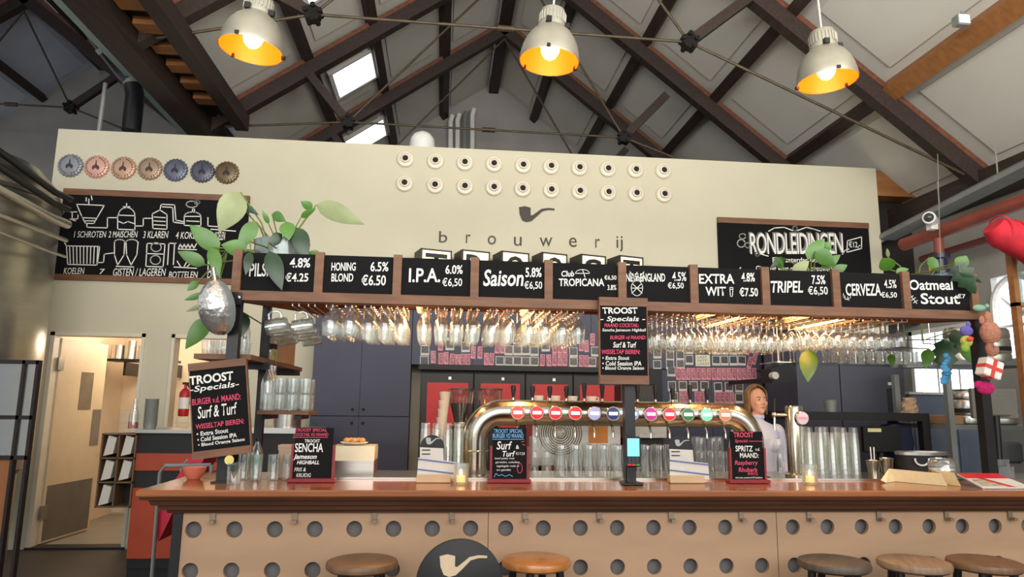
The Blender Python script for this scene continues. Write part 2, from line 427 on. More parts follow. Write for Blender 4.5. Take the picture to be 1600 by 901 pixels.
# arched window: rim, glazing bars, pane
aw = struct(MB().tube([(RX-.01,2.64,2.1)]+[(RX-.01,2.95-.31*math.cos(math.radians(a)),2.66+.31*math.sin(math.radians(a))) for a in range(0,181,15)]+[(RX-.01,3.26,2.1)], .035, 6).build('window_4', M_WHITE))
MB().box(RX+.08,RX+.09,2.62,3.28,2.1,3.0).build('pane', M_DAY, aw)
for a in (35, 90, 145): MB().beam((RX+.05,2.95,2.55),(RX+.05,2.95-.33*math.cos(math.radians(a)),2.55+.42*math.sin(math.radians(a))),.03,.03).build('glazing_bar', M_WHITE, aw)
MB().beam((RX+.05,2.62,2.45),(RX+.05,3.28,2.45),.03,.03).build('glazing_bar', M_WHITE, aw)
rw = struct(MB().box(RX-.02,RX+.2,3.5,3.56,1.58,2.54).box(RX-.02,RX+.2,4.64,4.7,1.58,2.54).box(RX-.02,RX+.2,3.5,4.7,2.49,2.55).box(RX-.1,RX+.2,3.5,4.7,1.57,1.63).build('window_5', M_WHITE))
MB().box(RX+.08,RX+.09,3.55,4.65,1.62,2.5).build('pane', M_DAY, rw)
for y in (3.92, 4.28): MB().box(RX+.03,RX+.07,y-.015,y+.015,1.62,2.5).build('glazing_bar', M_WHITE, rw)
# dark sheet put for the shaded void behind the white wall, and its lintel
M_BROWNDARK = mat('dark_brown_boards_and_void', (34, 26, 23), 0.7, var=0.4, scale=3)
struct(MB().box(6.66, RX, WY+.3, WY+.4, 2.62, 4.3).build('dark_void_sheet', M_BROWNDARK))
struct(MB().box(6.62, 7.4, WY+.02, WY+.28, 4.22, 4.55).build('trim_2', M_PINE))
# wall plates / gutters
struct(MB().box(6.98, 7.28, -3.6, 10, 3.86, 4.12).build('trim_3', M_DARKWOOD))
struct(MB().box(-2.12,-1.86,-3.6,10,4.92,5.18).build('trim_4', M_DARKWOOD))
struct(MB().box(-2.62,-2.42,-3.6,10,5.34,5.44).build('trim_5', mat('pale_teal_gutter', (170, 192, 188), 0.5, var=0.1)))
struct(MB().box(-1.52,-1.36,-3.6,5.1,5.0,5.2).build('trim_6', M_DARKWOOD))
bat = struct(MB().box(-1.86,-1.52,-3.6,5.1,5.2,5.23).build('trim_7', M_BROWNDARK))
for k in range(12): MB().box(-1.84,-1.54,-.2+k*.42,-.02+k*.42,5.12,5.2).build('batten', M_PINE, bat)

# ---- trusses
def truss(y, nl, nr, peak, fl_, fr_, label, su, left_bay=False):
    f = zl if left_bay else zr
    px = XL2 if left_bay else XR
    t = thing('roof_truss', (px, y, f(px)-.1), label, 'truss', 'iron and timber roof trusses')
    for a in (fl_, fr_):
        mb = MB(); lo, hi = min(a, px), max(a, px)
        slopebox(mb, f, lo, hi, y-.07, y+.07, -.12, .06); mb.build('rafter', M_DARKWOOD, t)
        mb = MB(); slopebox(mb, f, lo, hi, y-.075, y+.075, .06, .12); mb.build('rafter_lit_edge', M_REDWOOD, t)  # upper edge coloured redder for the light that falls on it
    R = .016
    A, B = Vector((nl[0],y-.03,nl[1])), Vector((nr[0],y-.03,nr[1]))
    P = Vector((px,y-.03,peak))
    for a, b in ((A,B),(A,P),(B,P),(A,Vector((fl_+.25,y-.03,f(fl_)+.0))),(B,Vector((fr_-.25,y-.03,f(fr_)+.05)))):
        MB().tube([a,b], R, 8).build('tie_rod', M_ROD, t, True)
    mid = (A+B)/2; dd = (B-A).normalized()
    MB().tube([mid-dd*.09, mid+dd*.09], .032, 10).build('turnbuckle', M_ROD, t, True)
    for N, s in ((A, su[0]), (B, su[1])):
        MB().beam(N, Vector((s[0], y-.03, s[1])), .11, .09, (0,1,0)).build('strut', M_DARKWOOD, t)
        pl = MB().lathe([(.001,-.05),(.085,-.05),(.085,.05),(.001,.05)], c=N, n=12, axis='Y').build('node_plate', M_IRON, t)
        for k in range(5):
            a = k*2*math.pi/5+.3; c = N+Vector((.075*math.cos(a), 0, .075*math.sin(a)))
            MB().lathe([(.001,-.075),(.028,-.075),(.028,.075),(.001,.075)], c=c, n=8, axis='Y').build('bolt', M_IRON, pl)
    return t
truss(3.0, (-.194,5.469), (3.787,5.435), 7.8, -1.95, 7.1, 'roof truss ending at the cable tray, its tie rod passing behind the pendant lamps', ((-.95,5.85),(4.54,6.05)))
truss(5.26, (-.12,5.25), (3.662,5.232), 7.8, -1.95, 7.1, 'roof truss just above the top edge of the white wall, tie rod with a turnbuckle', ((-.75,6.0),(4.284,5.896)))
truss(7.42, (-.12,5.2), (3.66,5.2), 7.8, -1.95, 7.1, 'roof truss with its peak just before the grey gable', ((-.75,6.0),(4.28,5.9)))
truss(7.42, (-6.6,6.14), (-4.8,6.14), 7.75, -9.4, -1.95, 'roof truss of the side bay under blue-grey roof panels', ((-7.3,6.8),(-4.1,6.75)), True)

# grey pipes rising on the gable, ducts, white dome on the wall
for k, (x, top, mt) in enumerate(((704,190,M_WHITE),(715,188,M_WHITE),(726,184,M_GREYMETAL),(738,180,M_WHITE))):
    a = U(x, 245, Y=9.8); b = U(x, top, Y=9.8); c = U(x+3, top-10, Y=9.8)
    o = MB().tube([a, b, c], .05 if k != 2 else .045, 8).build('riser_pipe', mt, None, True)
    tag(o, ('white plastic riser pipe on the grey gable, ' if mt is M_WHITE else 'grey metal riser pipe on the grey gable, ')+('nearest the dome vent' if k == 0 else 'second from the dome vent' if k == 1 else 'between the white risers' if k == 2 else 'with a bend at its top'), 'pipe')
c = U(660, 226, Y=WY+.45)
o = MB().lathe([(.16,-.25),(.16,0),(.15,.07),(.11,.13),(.05,.165),(.001,.17)], c=c, n=18).build('dome_vent', M_WHITE, None, True)
tag(o, 'white dome vent peeking over the white wall', 'vent')
a = U(655, 236, Y=WY+.6)
tag(MB().bevbox(a.x-.28, a.x+.32, WY+.62, WY+.9, 4.3, a.z+.08, .02).build('vent_box', M_WHITE), 'white square box behind the dome vent', 'vent')
# black duct at the left with its bend
pts = [U(112,0,Y=3.9), U(165,75,Y=4.3), U(190,108,Y=4.45), U(208,130,Y=4.5), U(211,150,Y=4.5), U(205,205,Y=4.5)]
du = thing('ventilation_duct', pts[-1], 'black duct with an elbow dropping behind the white wall', 'duct')
MB().tube(pts, .105, 14).build('duct_tube', M_BLACKPAINT, du, True)
for p, q in ((pts[3], pts[4]), (pts[1], pts[2])):
    d = (q-p).normalized(); MB().tube([p-d*.03, p+d*.03], .115, 14).build('collar', M_GREYMETAL, du, True)
a, b = U(155,200,Y=4.27), U(165,130,Y=4.27); a.z = 4.57
tag(MB().tube([a,b],.025,8).build('conduit_pole', M_GREYMETAL, None, True), 'thin grey pole rising beside the black duct', 'pole')

# ================================================================== THE BAR
BT = 1.112                    # top of the bar
SP = 0.2; SEAM = 0.0149; HZ = 0.90
bar = thing('bar_counter', (2.6, 0.1, 0), 'long bar counter with perforated plywood front and moulded wooden edge', 'bar counter')
def hole_x(i): return i*SP-(SEAM if i >= 8 else 0)-(SEAM if i >= 16 else 0)
def ply_panel(x0, x1, holes, r=.0405):
    """plywood sheet with real round holes: a strip of cells, each with a ring of vertices"""
    mb = MB(); zs = [HZ-.2*k for k in range(5)]
    top, bot = .985, .02
    edges = [x0]+[(a+b)/2 for a, b in zip(holes, holes[1:])]+[x1]
    zed = [top]+[(a+b)/2 for a, b in zip(zs, zs[1:])]+[bot]
    n = 24
    for i, hx in enumerate(holes):
        for j, hz in enumerate(zs):
            l, rr, t, b = edges[i], edges[i+1], zed[j], zed[j+1]
            ring = [(hx+r*math.cos(2*math.pi*k/n+math.pi/4), hz+r*math.sin(2*math.pi*k/n+math.pi/4)) for k in range(n)]
            cr = [(rr,t),(l,t),(l,b),(rr,b)]; q4 = n//4
            out = [tuple(cr[j_][d_]+(cr[(j_+1)%4][d_]-cr[j_][d_])*k/q4 for d_ in (0,1)) for j_ in range(4) for k in range(q4)]
            V = [(x,0,z) for x,z in ring]+[(x,0,z) for x,z in out]+[(x,.022,z) for x,z in ring]
            F = [(k,(k+1)%n,n+(k+1)%n,n+k) for k in range(n)]+[(k,(k+1)%n,2*n+(k+1)%n,2*n+k) for k in range(n)]
            mb.add(V, F)
    return mb.build('plywood_panel', M_PLY, bar)
HX = [hole_x(i) for i in range(30)]
s1 = (HX[7]+HX[8])/2; s2 = (HX[15]+HX[16])/2; s3 = HX[23]+.1
ply_panel(-.055, s1-.0015, HX[0:8]); ply_panel(s1+.0015, s2-.0015, HX[8:16]); ply_panel(s2+.0015, s3-.0015, HX[16:24]); ply_panel(s3+.0015, HX[29]+.1, HX[24:30])
XE = HX[29]+.1
MB().box(-.05, XE, .05, .07, 0, .985).build('backing_board', M_HOLEGREY, bar)
MB().box(-.10, -.056, -.012, .6, 0, .985).build('corner_post', M_BLACK, bar)
# moulded edge under the top: stepped profile swept along the front and the left end
prof = [(0,.985),(-.025,.985),(-.03,1.0),(-.055,1.004),(-.06,1.025),(-.085,1.03),(-.095,1.055),(-.125,1.06),(-.13,1.075),(0,1.075)]
mb = MB(); n = len(prof)
V = [(-.06+p, p, z) for p, z in prof]
V = [(-.10+p, p, z) for p, z in prof]+[(XE, p, z) for p, z in prof]+[(-.10+p, .75, z) for p, z in prof]
mb.add(V, [(i,(i+1)%n,n+(i+1)%n,n+i) for i in range(n)]+[(i,2*n+i,2*n+(i+1)%n,(i+1)%n) for i in range(n)])
mb.build('edge_moulding', M_BARMOLD, bar)
MB().bevbox(-.235, XE, -.15, .36, 1.0755, BT-.001, .008).build('bar_top', M_BARTOP, bar)
MB().bevbox(-.235, .42, .362, .78, 1.0755, BT-.001, .008).build('bar_top_return', M_BARTOP, bar)
WT = 1.10                     # steel work surface behind
MB().box(.425, XE, .364, 1.05, 1.06, WT-.001).build('work_surface', M_STEEL, bar)
MB().box(.425, XE, .3605, .3635, 1.09, 1.122).build('steel_lip', M_STEEL, bar)
MB().box(-.1, XE, 1.0, 1.04, 0, 1.06).build('rear_panel', M_BLACK, bar)
for i, x in enumerate((333, 461, 585, 706, 820, 936, 1048, 1158, 1264, 1373, 1479, 1578)):
    p = U(x, 806, Y=-.006); mb = MB().box(p.x-.013, p.x+.013, -.012, 0, .935, .985).box(p.x-.006, p.x+.016, -.045, -.012, .935, .95)
    mb.build('bag_hook', mat('hook_metal', (150, 132, 112), 0.4, 0.5), bar)

# ---- stools
def make_stool(name):
    t = thing(name, (0,0,0), 'round wooden bar stool', 'stool')
    MB().lathe([(.001,.765),(.155,.765),(.168,.775),(.17,.79),(.165,.803),(.15,.808),(.001,.808)], n=32).build('seat', M_STOOL[0], t, True, False)
    for a in (45, 135, 225, 315):
        c, s = math.cos(math.radians(a)), math.sin(math.radians(a))
        MB().tube([(c*.115,s*.115,.77),(c*.19,s*.19,0)], [.02,.017], 10).build('leg', M_BLACKPAINT, t, True, False)
    MB().tube([(.163*math.cos(math.radians(a)),.163*math.sin(math.radians(a)),.28) for a in range(0,361,20)], .009, 6).build('foot_ring', M_BLACKPAINT, t, True, False)
    return t
M_STOOL = [mat('stool_seat_brown', (124, 92, 66), 0.45, var=0.3, stretch=(1,8,1)), mat('stool_seat_orange', (190, 122, 62), 0.3, var=0.25, stretch=(1,8,1), coat=.3), mat('stool_seat_grey', (92, 80, 70), 0.5, var=0.3, stretch=(1,8,1)), mat('stool_seat_tan', (150, 122, 96), 0.5, var=0.3, stretch=(1,8,1))]
pst = make_stool('bar_stool')
for k, (x, y, mi, lab) in enumerate(((566,880,0,'bar stool with dull brown round seat below the SENCHA sign'),(838,877,1,'bar stool with shiny orange-brown round seat'),(1303,880,2,'bar stool with grey weathered round seat'),(1428,880,3,'bar stool with light tan seat between two other stools'),(1538,880,0,'bar stool with scuffed brown seat beside the tan one'))):
    p = U(x, y, Z=.79); st = place(pst, k > 0, (p.x, p.y, 0), k*.4, lab, 'round bar stools along the bar')
    for ch in st.children:
        if ch.name.startswith('seat') and k: ch.data = ch.data.copy()
        if ch.name.startswith('seat'): ch.data.materials[0] = M_STOOL[mi]
# round black sign with a pipe cut-out, standing among the stools
p = U(718, 905, Y=-.62)
PIPE = [(-.42,.16),(-.40,-.02),(-.34,-.16),(-.24,-.2),(-.12,-.17),(.0,-.06),(.14,.08),(.28,.12),(.44,.12),(.44,.16),(.28,.17),(.12,.14),(-.02,.03),(-.1,-.03),(-.14,-.02),(-.14,.16),(-.28,.19)]
sg = thing('round_sign', (p.x, -.62, 0), 'round black board with a pale pipe emblem among the bar stools', 'sign')
MB().lathe([(.001,-.012),(.185,-.012),(.19,-.008),(.19,.008),(.185,.012),(.001,.012)], c=(p.x,-.62,p.z-.02), n=48, axis='Y').build('disc', M_BLACK, sg, True)
MB().prism([(p.x+.012+x*.24, -.6335, p.z+.062+z*.24) for x, z in PIPE], (0,.001,0)).build('pipe_emblem', mat('emblem_cream', (214,190,158), .7), sg)
MB().tube([(p.x,-.62,.0),(p.x,-.62,p.z-.2)], .02, 10).build('pole', M_BLACKPAINT, sg, True)
MB().lathe([(.001,0),(.15,0),(.15,.015),(.02,.03)], c=(p.x,-.62,0), n=24).build('base', M_BLACKPAINT, sg, True)

# ================================================================== THE CANOPY
CY = 0.2                      # plane of the posts and the fascia
can = thing('bar_canopy', (2.3, CY, BT), 'timber canopy on black posts over the bar with glass racks', 'canopy')
X0, X1 = .04, 4.56
for x in (.068, 2.312, 4.537):
    MB().box(x-.03, x+.03, CY-.028, CY+.03, BT, 2.14).build('post', M_BLACKPAINT, can)
    MB().box(x-.05, x+.05, CY-.05, CY+.05, BT, BT+.008).build('base_plate', M_BLACKPAINT, can)
MB().box(.045, .095, .86, .91, 1.11, 2.2).build('post', M_BLACKPAINT, can)
MB().box(X0, X1+.02, CY-.055, CY+.045, 2.098, 2.152).build('front_rail', M_FRAMEWOOD, can)
MB().box(X0, X1, .88, .94, 2.17, 2.25).build('rear_rail', M_REDWOOD, can)
for x in (.07, 1.25, 2.31, 3.15, 4.53): MB().box(x-.025, x+.025, CY+.05, .88, 2.16, 2.22).build('cross_beam', M_REDWOOD, can)
MB().beam((.09,.25,2.13),(.46,.86,2.14),.05,.06).build('diagonal_brace', M_REDWOOD, can)
MB().beam((4.5,.25,2.13),(3.95,.86,2.14),.05,.06).build('diagonal_brace', M_REDWOOD, can)
MB().box(X0, X1, CY+.02, .88, 2.225, 2.24).build('canopy_deck', mat('deck_board', (96, 66, 48), .7, var=.3), can)
div = [371, 499, 621, 741.5, 856.5, 971, 1082.5, 1193.5, 1303, 1411.5, 1517]
for x in div:
    p = U(x, 430, Y=CY-.03); MB().box(p.x-.024, p.x+.024, CY-.052, CY-.012, 2.152, 2.385).build('divider', M_FRAMEWOOD, can)
MB().box(X0, X1, CY-.012, CY+.012, 2.152, 2.375).build('backing', M_BLACK, can)
mb = MB().box(.03,.11,CY-.062,CY-.056,2.07,2.14); mb.build('bracket', M_BLACKPAINT, can)
for x in (.045, .095): MB().lathe([(.001,-.008),(.009,-.006),(.01,0)], c=(x,CY-.062,2.11), n=10, axis='Y').build('bolt', M_STEEL, can)

boards = [
 ('PILSNER', [('PILSN', (390,411,428,432)), ('4.8%', (453,403,485,418)), ('€4.25', (446,426,482,440))]),
 ('HONING BLOND', [('HONING', (518,410,556,423)), ('BLOND', (518,427,552,440)), ('6.5%', (579,409,607,424)), ('€6.50', (565,429,603,446))]),
 ('I.P.A.', [('I.P.A.', (639,419,688,441)), ('6.0%', (696,414,723,428)), ('€6,50', (691,434,722,449))]),
 ('Saison', [('Saison', (755,421,818,447)), ('5.8%', (821,418,846,433)), ('€6,50', (819,439,847,453))]),
 ('Club Tropicana', [('Club', (877,423,897,432)), ('TROPICANA', (873,435,944,447)), ('€6,50', (944,430,963,438)), ('3.8%', (949,445,963,453))]),
 ('NEW ENGLAND', [('NEW ENGLAND', (978,427,1039,440)), ('4.5%', (1050,425,1072,439)), ('€6,50', (1043,441,1068,452))]),
 ('EXTRA WIT', [('EXTRA', (1092,428,1147,443)), ('WIT', (1102,448,1134,462)), ('4.8%', (1158,426,1179,440)), ('€7.50', (1155,449,1184,463))]),
 ('TRIPEL', [('TRIPEL', (1204,439,1254,457)), ('7.5%', (1268,430,1289,444)), ('€6,50', (1262,447,1293,462))]),
 ('CERVEZA', [('CERVEZA', (1321,443,1376,462)), ('4.5%', (1381,437,1400,450)), ('€6,50', (1376,456,1401,466))]),
 ('Oatmeal Stout', [('Oatmeal', (1420,437,1488,453)), ('Stout', (1438,458,1499,475)), ('€7', (1495,459,1508,466))]),
]
extra = {4: [arc(910,427,11,6,180,360,8)+[(899,427)], [(910,421),(914,433)]],
         5: [arc(995,450,9,12,0,360,16), [(988,443),(1003,458)], [(1002,443),(987,458)], [(986,450),(1004,450)], [(990,438),(995,425),(999,438)], [(987,436),(984,424),(993,437)], [(1003,436),(1006,424),(997,437)]],
         6: [[(1140,449),(1145,449),(1144,463),(1141,463),(1140,449)], [(1140,452),(1145,452)]],
         8: [arc(1323,463,6,4,20,200,8), arc(1323,461,6,7,20,200,8), [(1319,462),(1321,468)], [(1324,464),(1326,469)]],
         9: [[(1421,460),(1432,474)], [(1422,465),(1426,462)], [(1424,469),(1430,465)], [(1427,473),(1433,469)]]}
BYF = CY-.034
for i, (nm, tx) in enumerate(boards):
    xa, xb = U(div[i], 430, Y=BYF).x+.028, U(div[i+1], 430, Y=BYF).x-.028
    b = thing('menu_board', ((xa+xb)/2, BYF, 2.153), 'black chalk menu board reading %s on the canopy' % nm, 'menu board', 'chalk menu boards along the canopy')
    MB().box(xa, xb, BYF, BYF+.02, 2.153, 2.372).build('panel', M_CHALK, b)
    for body, box in tx: lettering(body, box, BYF, b, bold=.018 if body not in ('€6,50','3.8%','4.5%') else .01, shear=.15 if body in ('Saison','TRIPEL','Club') else 0)
    if i in extra: strokes(extra[i], BYF, b, w=.004)

# glass-rack wires: pairs of rails running back from the front rail
slots_l = [575, 601, 626, 663, 690, 715, 741, 771, 797, 830, 854, 882, 907]
slots_r = [1031, 1056, 1080, 1105, 1135, 1159, 1183, 1208, 1240, 1264, 1290, 1313, 1337, 1365, 1388, 1412]
M_WIRE = mat('rack_wire', (206, 200, 190), .3, .8)
wire0 = None
def rack_wire(x):
    global wire0
    if wire0 is None:
        w = wire0 = MB().tube([(0,-.05,.045),(0,-.05,-.012),(0,.56,-.012),(0,.56,.06)], .0035, 6).build('rack_wire', M_WIRE, can, True, False)
    else: w = wire0.copy(); COL.objects.link(w)
    w.location = Vector((x, .29, 2.098))-wloc(can)
SX = {}
for x in [462, 487, 515, 545]+slots_l+slots_r:
    c = U(x, 480, Y=.24).x; SX[x] = c
    rack_wire(c-.018); rack_wire(c+.018)

# ================================================================== ON THE WHITE WALL
caps = [((111,259),(146,148,152),(44,46,54),'silver-grey'),((152,261),(222,170,152),(72,56,44),'salmon pink'),((194,263),(200,160,132),(72,58,44),'pale copper'),((235,264),(172,146,120),(62,50,38),'tan'),((275,266),(104,108,124),(36,38,50),'blue-grey'),((317,268),(92,92,106),(32,32,44),'dark slate blue'),((355,270),(112,94,68),(40,32,24),'olive brown')]
for (x, y), c1, c2, nm in caps:
    p = U(x, y, Y=WY); r = .134
    t = thing('bottle_cap_sign', (p.x, WY, p.z), 'large %s crown cap disc with a copper still emblem on the wall' % nm, 'wall sign', 'giant crown caps on the white wall')
    mb = MB(); n = 84; V = []; prof = [(1.0,0),(1.0,-.012),(.93,-.03),(.86,-.035),(.001,-.035)]
    for q, h in prof:
        for k in range(n):
            a = 2*math.pi*k/n; rr = r*q*(1+(.045*math.cos(21*a) if q > .9 else 0))
            V.append((p.x+rr*math.cos(a), WY+h, p.z+rr*math.sin(a)))
    mb.add(V, [(i*n+k, i*n+(k+1)%n, (i+1)*n+(k+1)%n, (i+1)*n+k) for i in range(len(prof)-1) for k in range(n)])
    mb.build('cap', mat('cap_'+nm.replace(' ','_'), c1, .35, .35, var=.08), t, True)
    md = mat('cap_dark_'+nm.replace(' ','_'), c2, .5)
    still = [(-.35,-.42),(.35,-.42),(.42,-.2),(.36,.0),(.2,.12),(.08,.22),(.05,.7),(-.05,.7),(-.08,.22),(-.2,.12),(-.36,.0),(-.42,-.2)]
    MB().prism([(p.x+a*r*.72, WY-.0375, p.z+b*r*.72) for a, b in still], (0,.001,0)).build('still_emblem', md, t)
    MB().prism([(p.x+a*r*.2, WY-.0385, p.z-.03+b*r*.2) for a, b in ((-.7,-.5),(.7,-.5),(.45,.2),(.1,.0),(0,.6),(-.1,.0),(-.45,.2))], (0,.001,0)).build('emblem_highlight', mat('cap_'+nm.replace(' ','_'), c1), t)
    ring = MB()
    for k in range(26):
        if k in (6, 7, 19, 20): continue
        a = 2*math.pi*k/26; c = Vector((p.x+.76*r*math.cos(a), WY-.0365, p.z+.76*r*math.sin(a)))
        ring.cbox(c, (.012,.001,.014))
    ring.build('ring_lettering', md, t)

def wall_board(name, q, label, wood_top, z_bottom=None):
    """chalkboard on the wall from its pixel corners TL, TR, BR, BL"""
    P = [U(x, y, Y=WY-.03) for x, y in q]
    x0, x1 = (P[0].x+P[3].x)/2, (P[1].x+P[2].x)/2; z1 = (P[0].z+P[1].z)/2; z0 = (P[2].z+P[3].z)/2 if z_bottom is None else z_bottom
    t = thing(name, ((x0+x1)/2, WY-.03, z0), label, 'chalkboard')
    MB().box(x0, x1, WY-.03, WY-.002, z0, z1).build('panel', M_CHALK, t)
    MB().box(x0, x1, WY-.045, WY-.002, z1, z1+.07).build('top_rail', M_FRAMEWOOD, t)
    MB().box(x0, x1, WY-.045, WY-.002, z0-.06, z0).build('bottom_rail', M_FRAMEWOOD, t)
    return t
pb = wall_board('process_chalkboard', ((99,303),(389,316),(381,432),(84,432)), 'wide chalkboard drawing the brewing steps under the crown caps', True)
BY = WY-.03
dr = [  # mill hopper, mash tun, lauter tun, kettle
 [(120,319),(163,321),(152,340),(147,349),(134,349),(128,338),(120,319)], [(129,340),(150,341)], [(131,345),(149,345)], [(113,331),(113,342),(122,342),(122,336)], [(110,331),(120,331)], [(110,342),(118,345)],
 [(136,350),(136,355),(168,356),(168,340),(184,340)], [(139,311),(139,318)], [(135,309),(135,314)], [(143,306),(144,312)],
 [(184,336),(184,358),(211,359),(211,337),(184,336)], arc(198,337,13,13,180,360,8), [(186,346),(193,349),(200,346),(209,349)], [(198,324),(198,318)], [(193,323),(203,323)],
 [(211,353),(224,353),(224,341),(236,341)],
 [(238,334),(239,357),(261,358),(261,335),(250,328),(238,334)], [(241,339),(258,340)], [(241,345),(258,346)], [(241,351),(258,352)], [(250,328),(252,319),(273,320),(275,344),(286,346)], [(254,323),(270,324),(271,347),(286,349)],
 [(288,338),(288,352),(314,353),(314,338),(288,338)], arc(301,338,13,7,180,360,8), [(301,331),(301,326),(304,326),(304,331)], [(292,345),(311,346)], arc(300,319,9,5), arc(308,316,4,3),
 [(104,384),(106,413),(152,414),(156,385),(104,384)], [(101,379),(104,384)]]+[[(109+k*5.5,386),(110+k*5.2,411)] for k in range(9)]+[
 [(152,410),(162,410),(163,397),(177,395)], [(179,378),(179,398),(184,414),(194,398),(195,378)], arc(187,378,8,4,180,360,6), [(197,378),(198,398),(205,414),(214,398),(216,378)], arc(206,378,9,4,180,360,6), [(182,416),(209,417)],
 [(230,380),(228,416),(255,417),(258,381),(230,380)], arc(244,386,8,7), arc(243,406,8,7), [(229,396),(257,397)], [(264,380),(262,413)], [(273,380),(271,413)], [(264,380),(275,380)],
 [(279,388),(282,381),(285,388),(288,381),(291,388),(294,381),(297,388),(300,381),(303,388),(307,381)], [(279,389),(307,390)], [(272,417),(307,419)], [(277,408),(282,416)], [(288,416),(293,407)], [(293,416),(301,409)],
 [(325,340),(325,353),(354,355),(354,342)], [(330,358),(368,361)], [(326,395),(325,423),(340,424)], [(325,395),(340,396)], [(325,408),(338,409)]]
strokes(dr, BY, pb, w=.011)
for body, box in (('1 SCHROTEN',(116,361,166,371)),('2 MAISCHEN',(170,361,215,371)),('3 KLAREN',(224,361,263,372)),('4 KOKEN',(275,362,313,373)),('KOELEN',(100,418,132,428)),('7',(156,420,164,428)),('GISTEN / LAGEREN',(177,419,259,431)),('BOTTELEN',(264,424,309,434)),('KOELEN',(336,362,352,375)),('Drink',(324,424,347,434))):
    lettering(body, box, BY, pb, bold=.004, shear=.1)
rb = wall_board('tour_chalkboard', ((1122,349),(1358,356),(1362,440),(1124,440)), 'chalkboard headed RONDLEIDINGEN partly hidden by plants on the canopy', True)
lettering('RONDLEIDINGEN', (1172,364,1317,397), BY, rb, bold=.006, spacing=.9)
lettering('RONDLEIDINGEN', (1170,362,1315,395), BY, rb, mat('grey_chalk',(120,118,114),.9), bold=.028, spacing=.9, lift=.0015)
lettering('Elke zaterdag om 14', (1207,402,1292,412), BY, rb, bold=.012)
lettering('Circa uit vuur op onze brouwerij', (1181,415,1302,426), BY, rb, bold=.012)
strokes([arc(1160,369,5,4,30,330), arc(1158,380,6,6,0,330), arc(1168,383,4,4), [(1201,361),(1210,356),(1225,355),(1238,360)], [(1246,360),(1260,355),(1272,358),(1281,361)], arc(1242,357,3.5,3.5), [(1324,376),(1346,370),(1346,388),(1323,394),(1324,376)], [(1316,397),(1320,391),(1326,389)], arc(1183,397,3,3), [(1157,418),(1154,422)], [(1186,396),(1200,400)]], BY, rb, w=.012)
lettering('€12,-', (1326,377,1344,388), BY, rb, bold=.012)

# ceramic fittings in two rows
f1 = [(112,97),(268,107),(421,116),(572,123),(724,130),(869,136),(1016,143),(1164,149),(1308,154),(1453,158)]
f2 = [(108,223),(266,233),(421,240),(572,245),(721,252),(870,258),(1018,265),(1166,271),(1311,276),(1456,281)]
M_HOLE = mat('dark_hole', (30, 24, 20), .8)
pf = None
for row, pts in (('upper', f1), ('lower', f2)):
    for u, v in pts:
        p = U(600+.3*u, 220+.3*v, Y=WY)
        if pf is None:
            pf = thing('ceramic_fitting', (0,0,0), '', 'lamp socket')
            MB().lathe([(.098,0),(.101,-.02),(.09,-.035),(.066,-.04),(.062,-.03),(.052,-.03),(.05,-.06),(.036,-.065),(.033,-.055)], n=24, axis='Y').build('ceramic_ring', mat('cream_ceramic', (226,218,198), .4), pf, True, False)
            MB().lathe([(.034,-.05),(.001,-.046)], n=20, axis='Y').build('socket_hole', M_HOLE, pf, False, False)
            q = pf
        else: q = copy_tree(pf)
        q.location = (p.x, WY, p.z); q['label'] = 'round white ceramic socket in the %s row above the pipe emblem' % row; q['group'] = 'ceramic sockets, %s row' % row
p = U(838, 335, Y=WY)
o = MB().prism([(p.x+x*.50, WY-.012, p.z+z*.50) for x, z in PIPE], (0,.012,0)).build('pipe_emblem', mat('bronze_black', (58, 50, 40), .5, .2))
tag(o, 'flat dark smoking pipe emblem on the white wall above the lettering', 'emblem')
wl = thing('wall_lettering', (U(830,380,Y=WY).x, WY, U(830,392,Y=WY).z), 'thin dark letters spelling brouwerij on the white wall', 'lettering')
for ch, box in (('b',(686,361,699,379)),('r',(728,366,735,380)),('o',(762,368,775,382)),('u',(803,370,815,384)),('w',(843,371,863,385)),('e',(889,371,901,386)),('r',(930,373,937,387)),('i',(963,369,966,387)),('j',(968,369,973,393))):
    lettering(ch, box, WY, wl, mat('bronze_black', (58,50,40)), bold=0, lift=.006, name='letter')
M_BOXGLOW = glow('lightbox_face', (255, 232, 184), .75)
M_SIDEGLOW = glow('lightbox_letter', (255, 248, 230), 1.4)
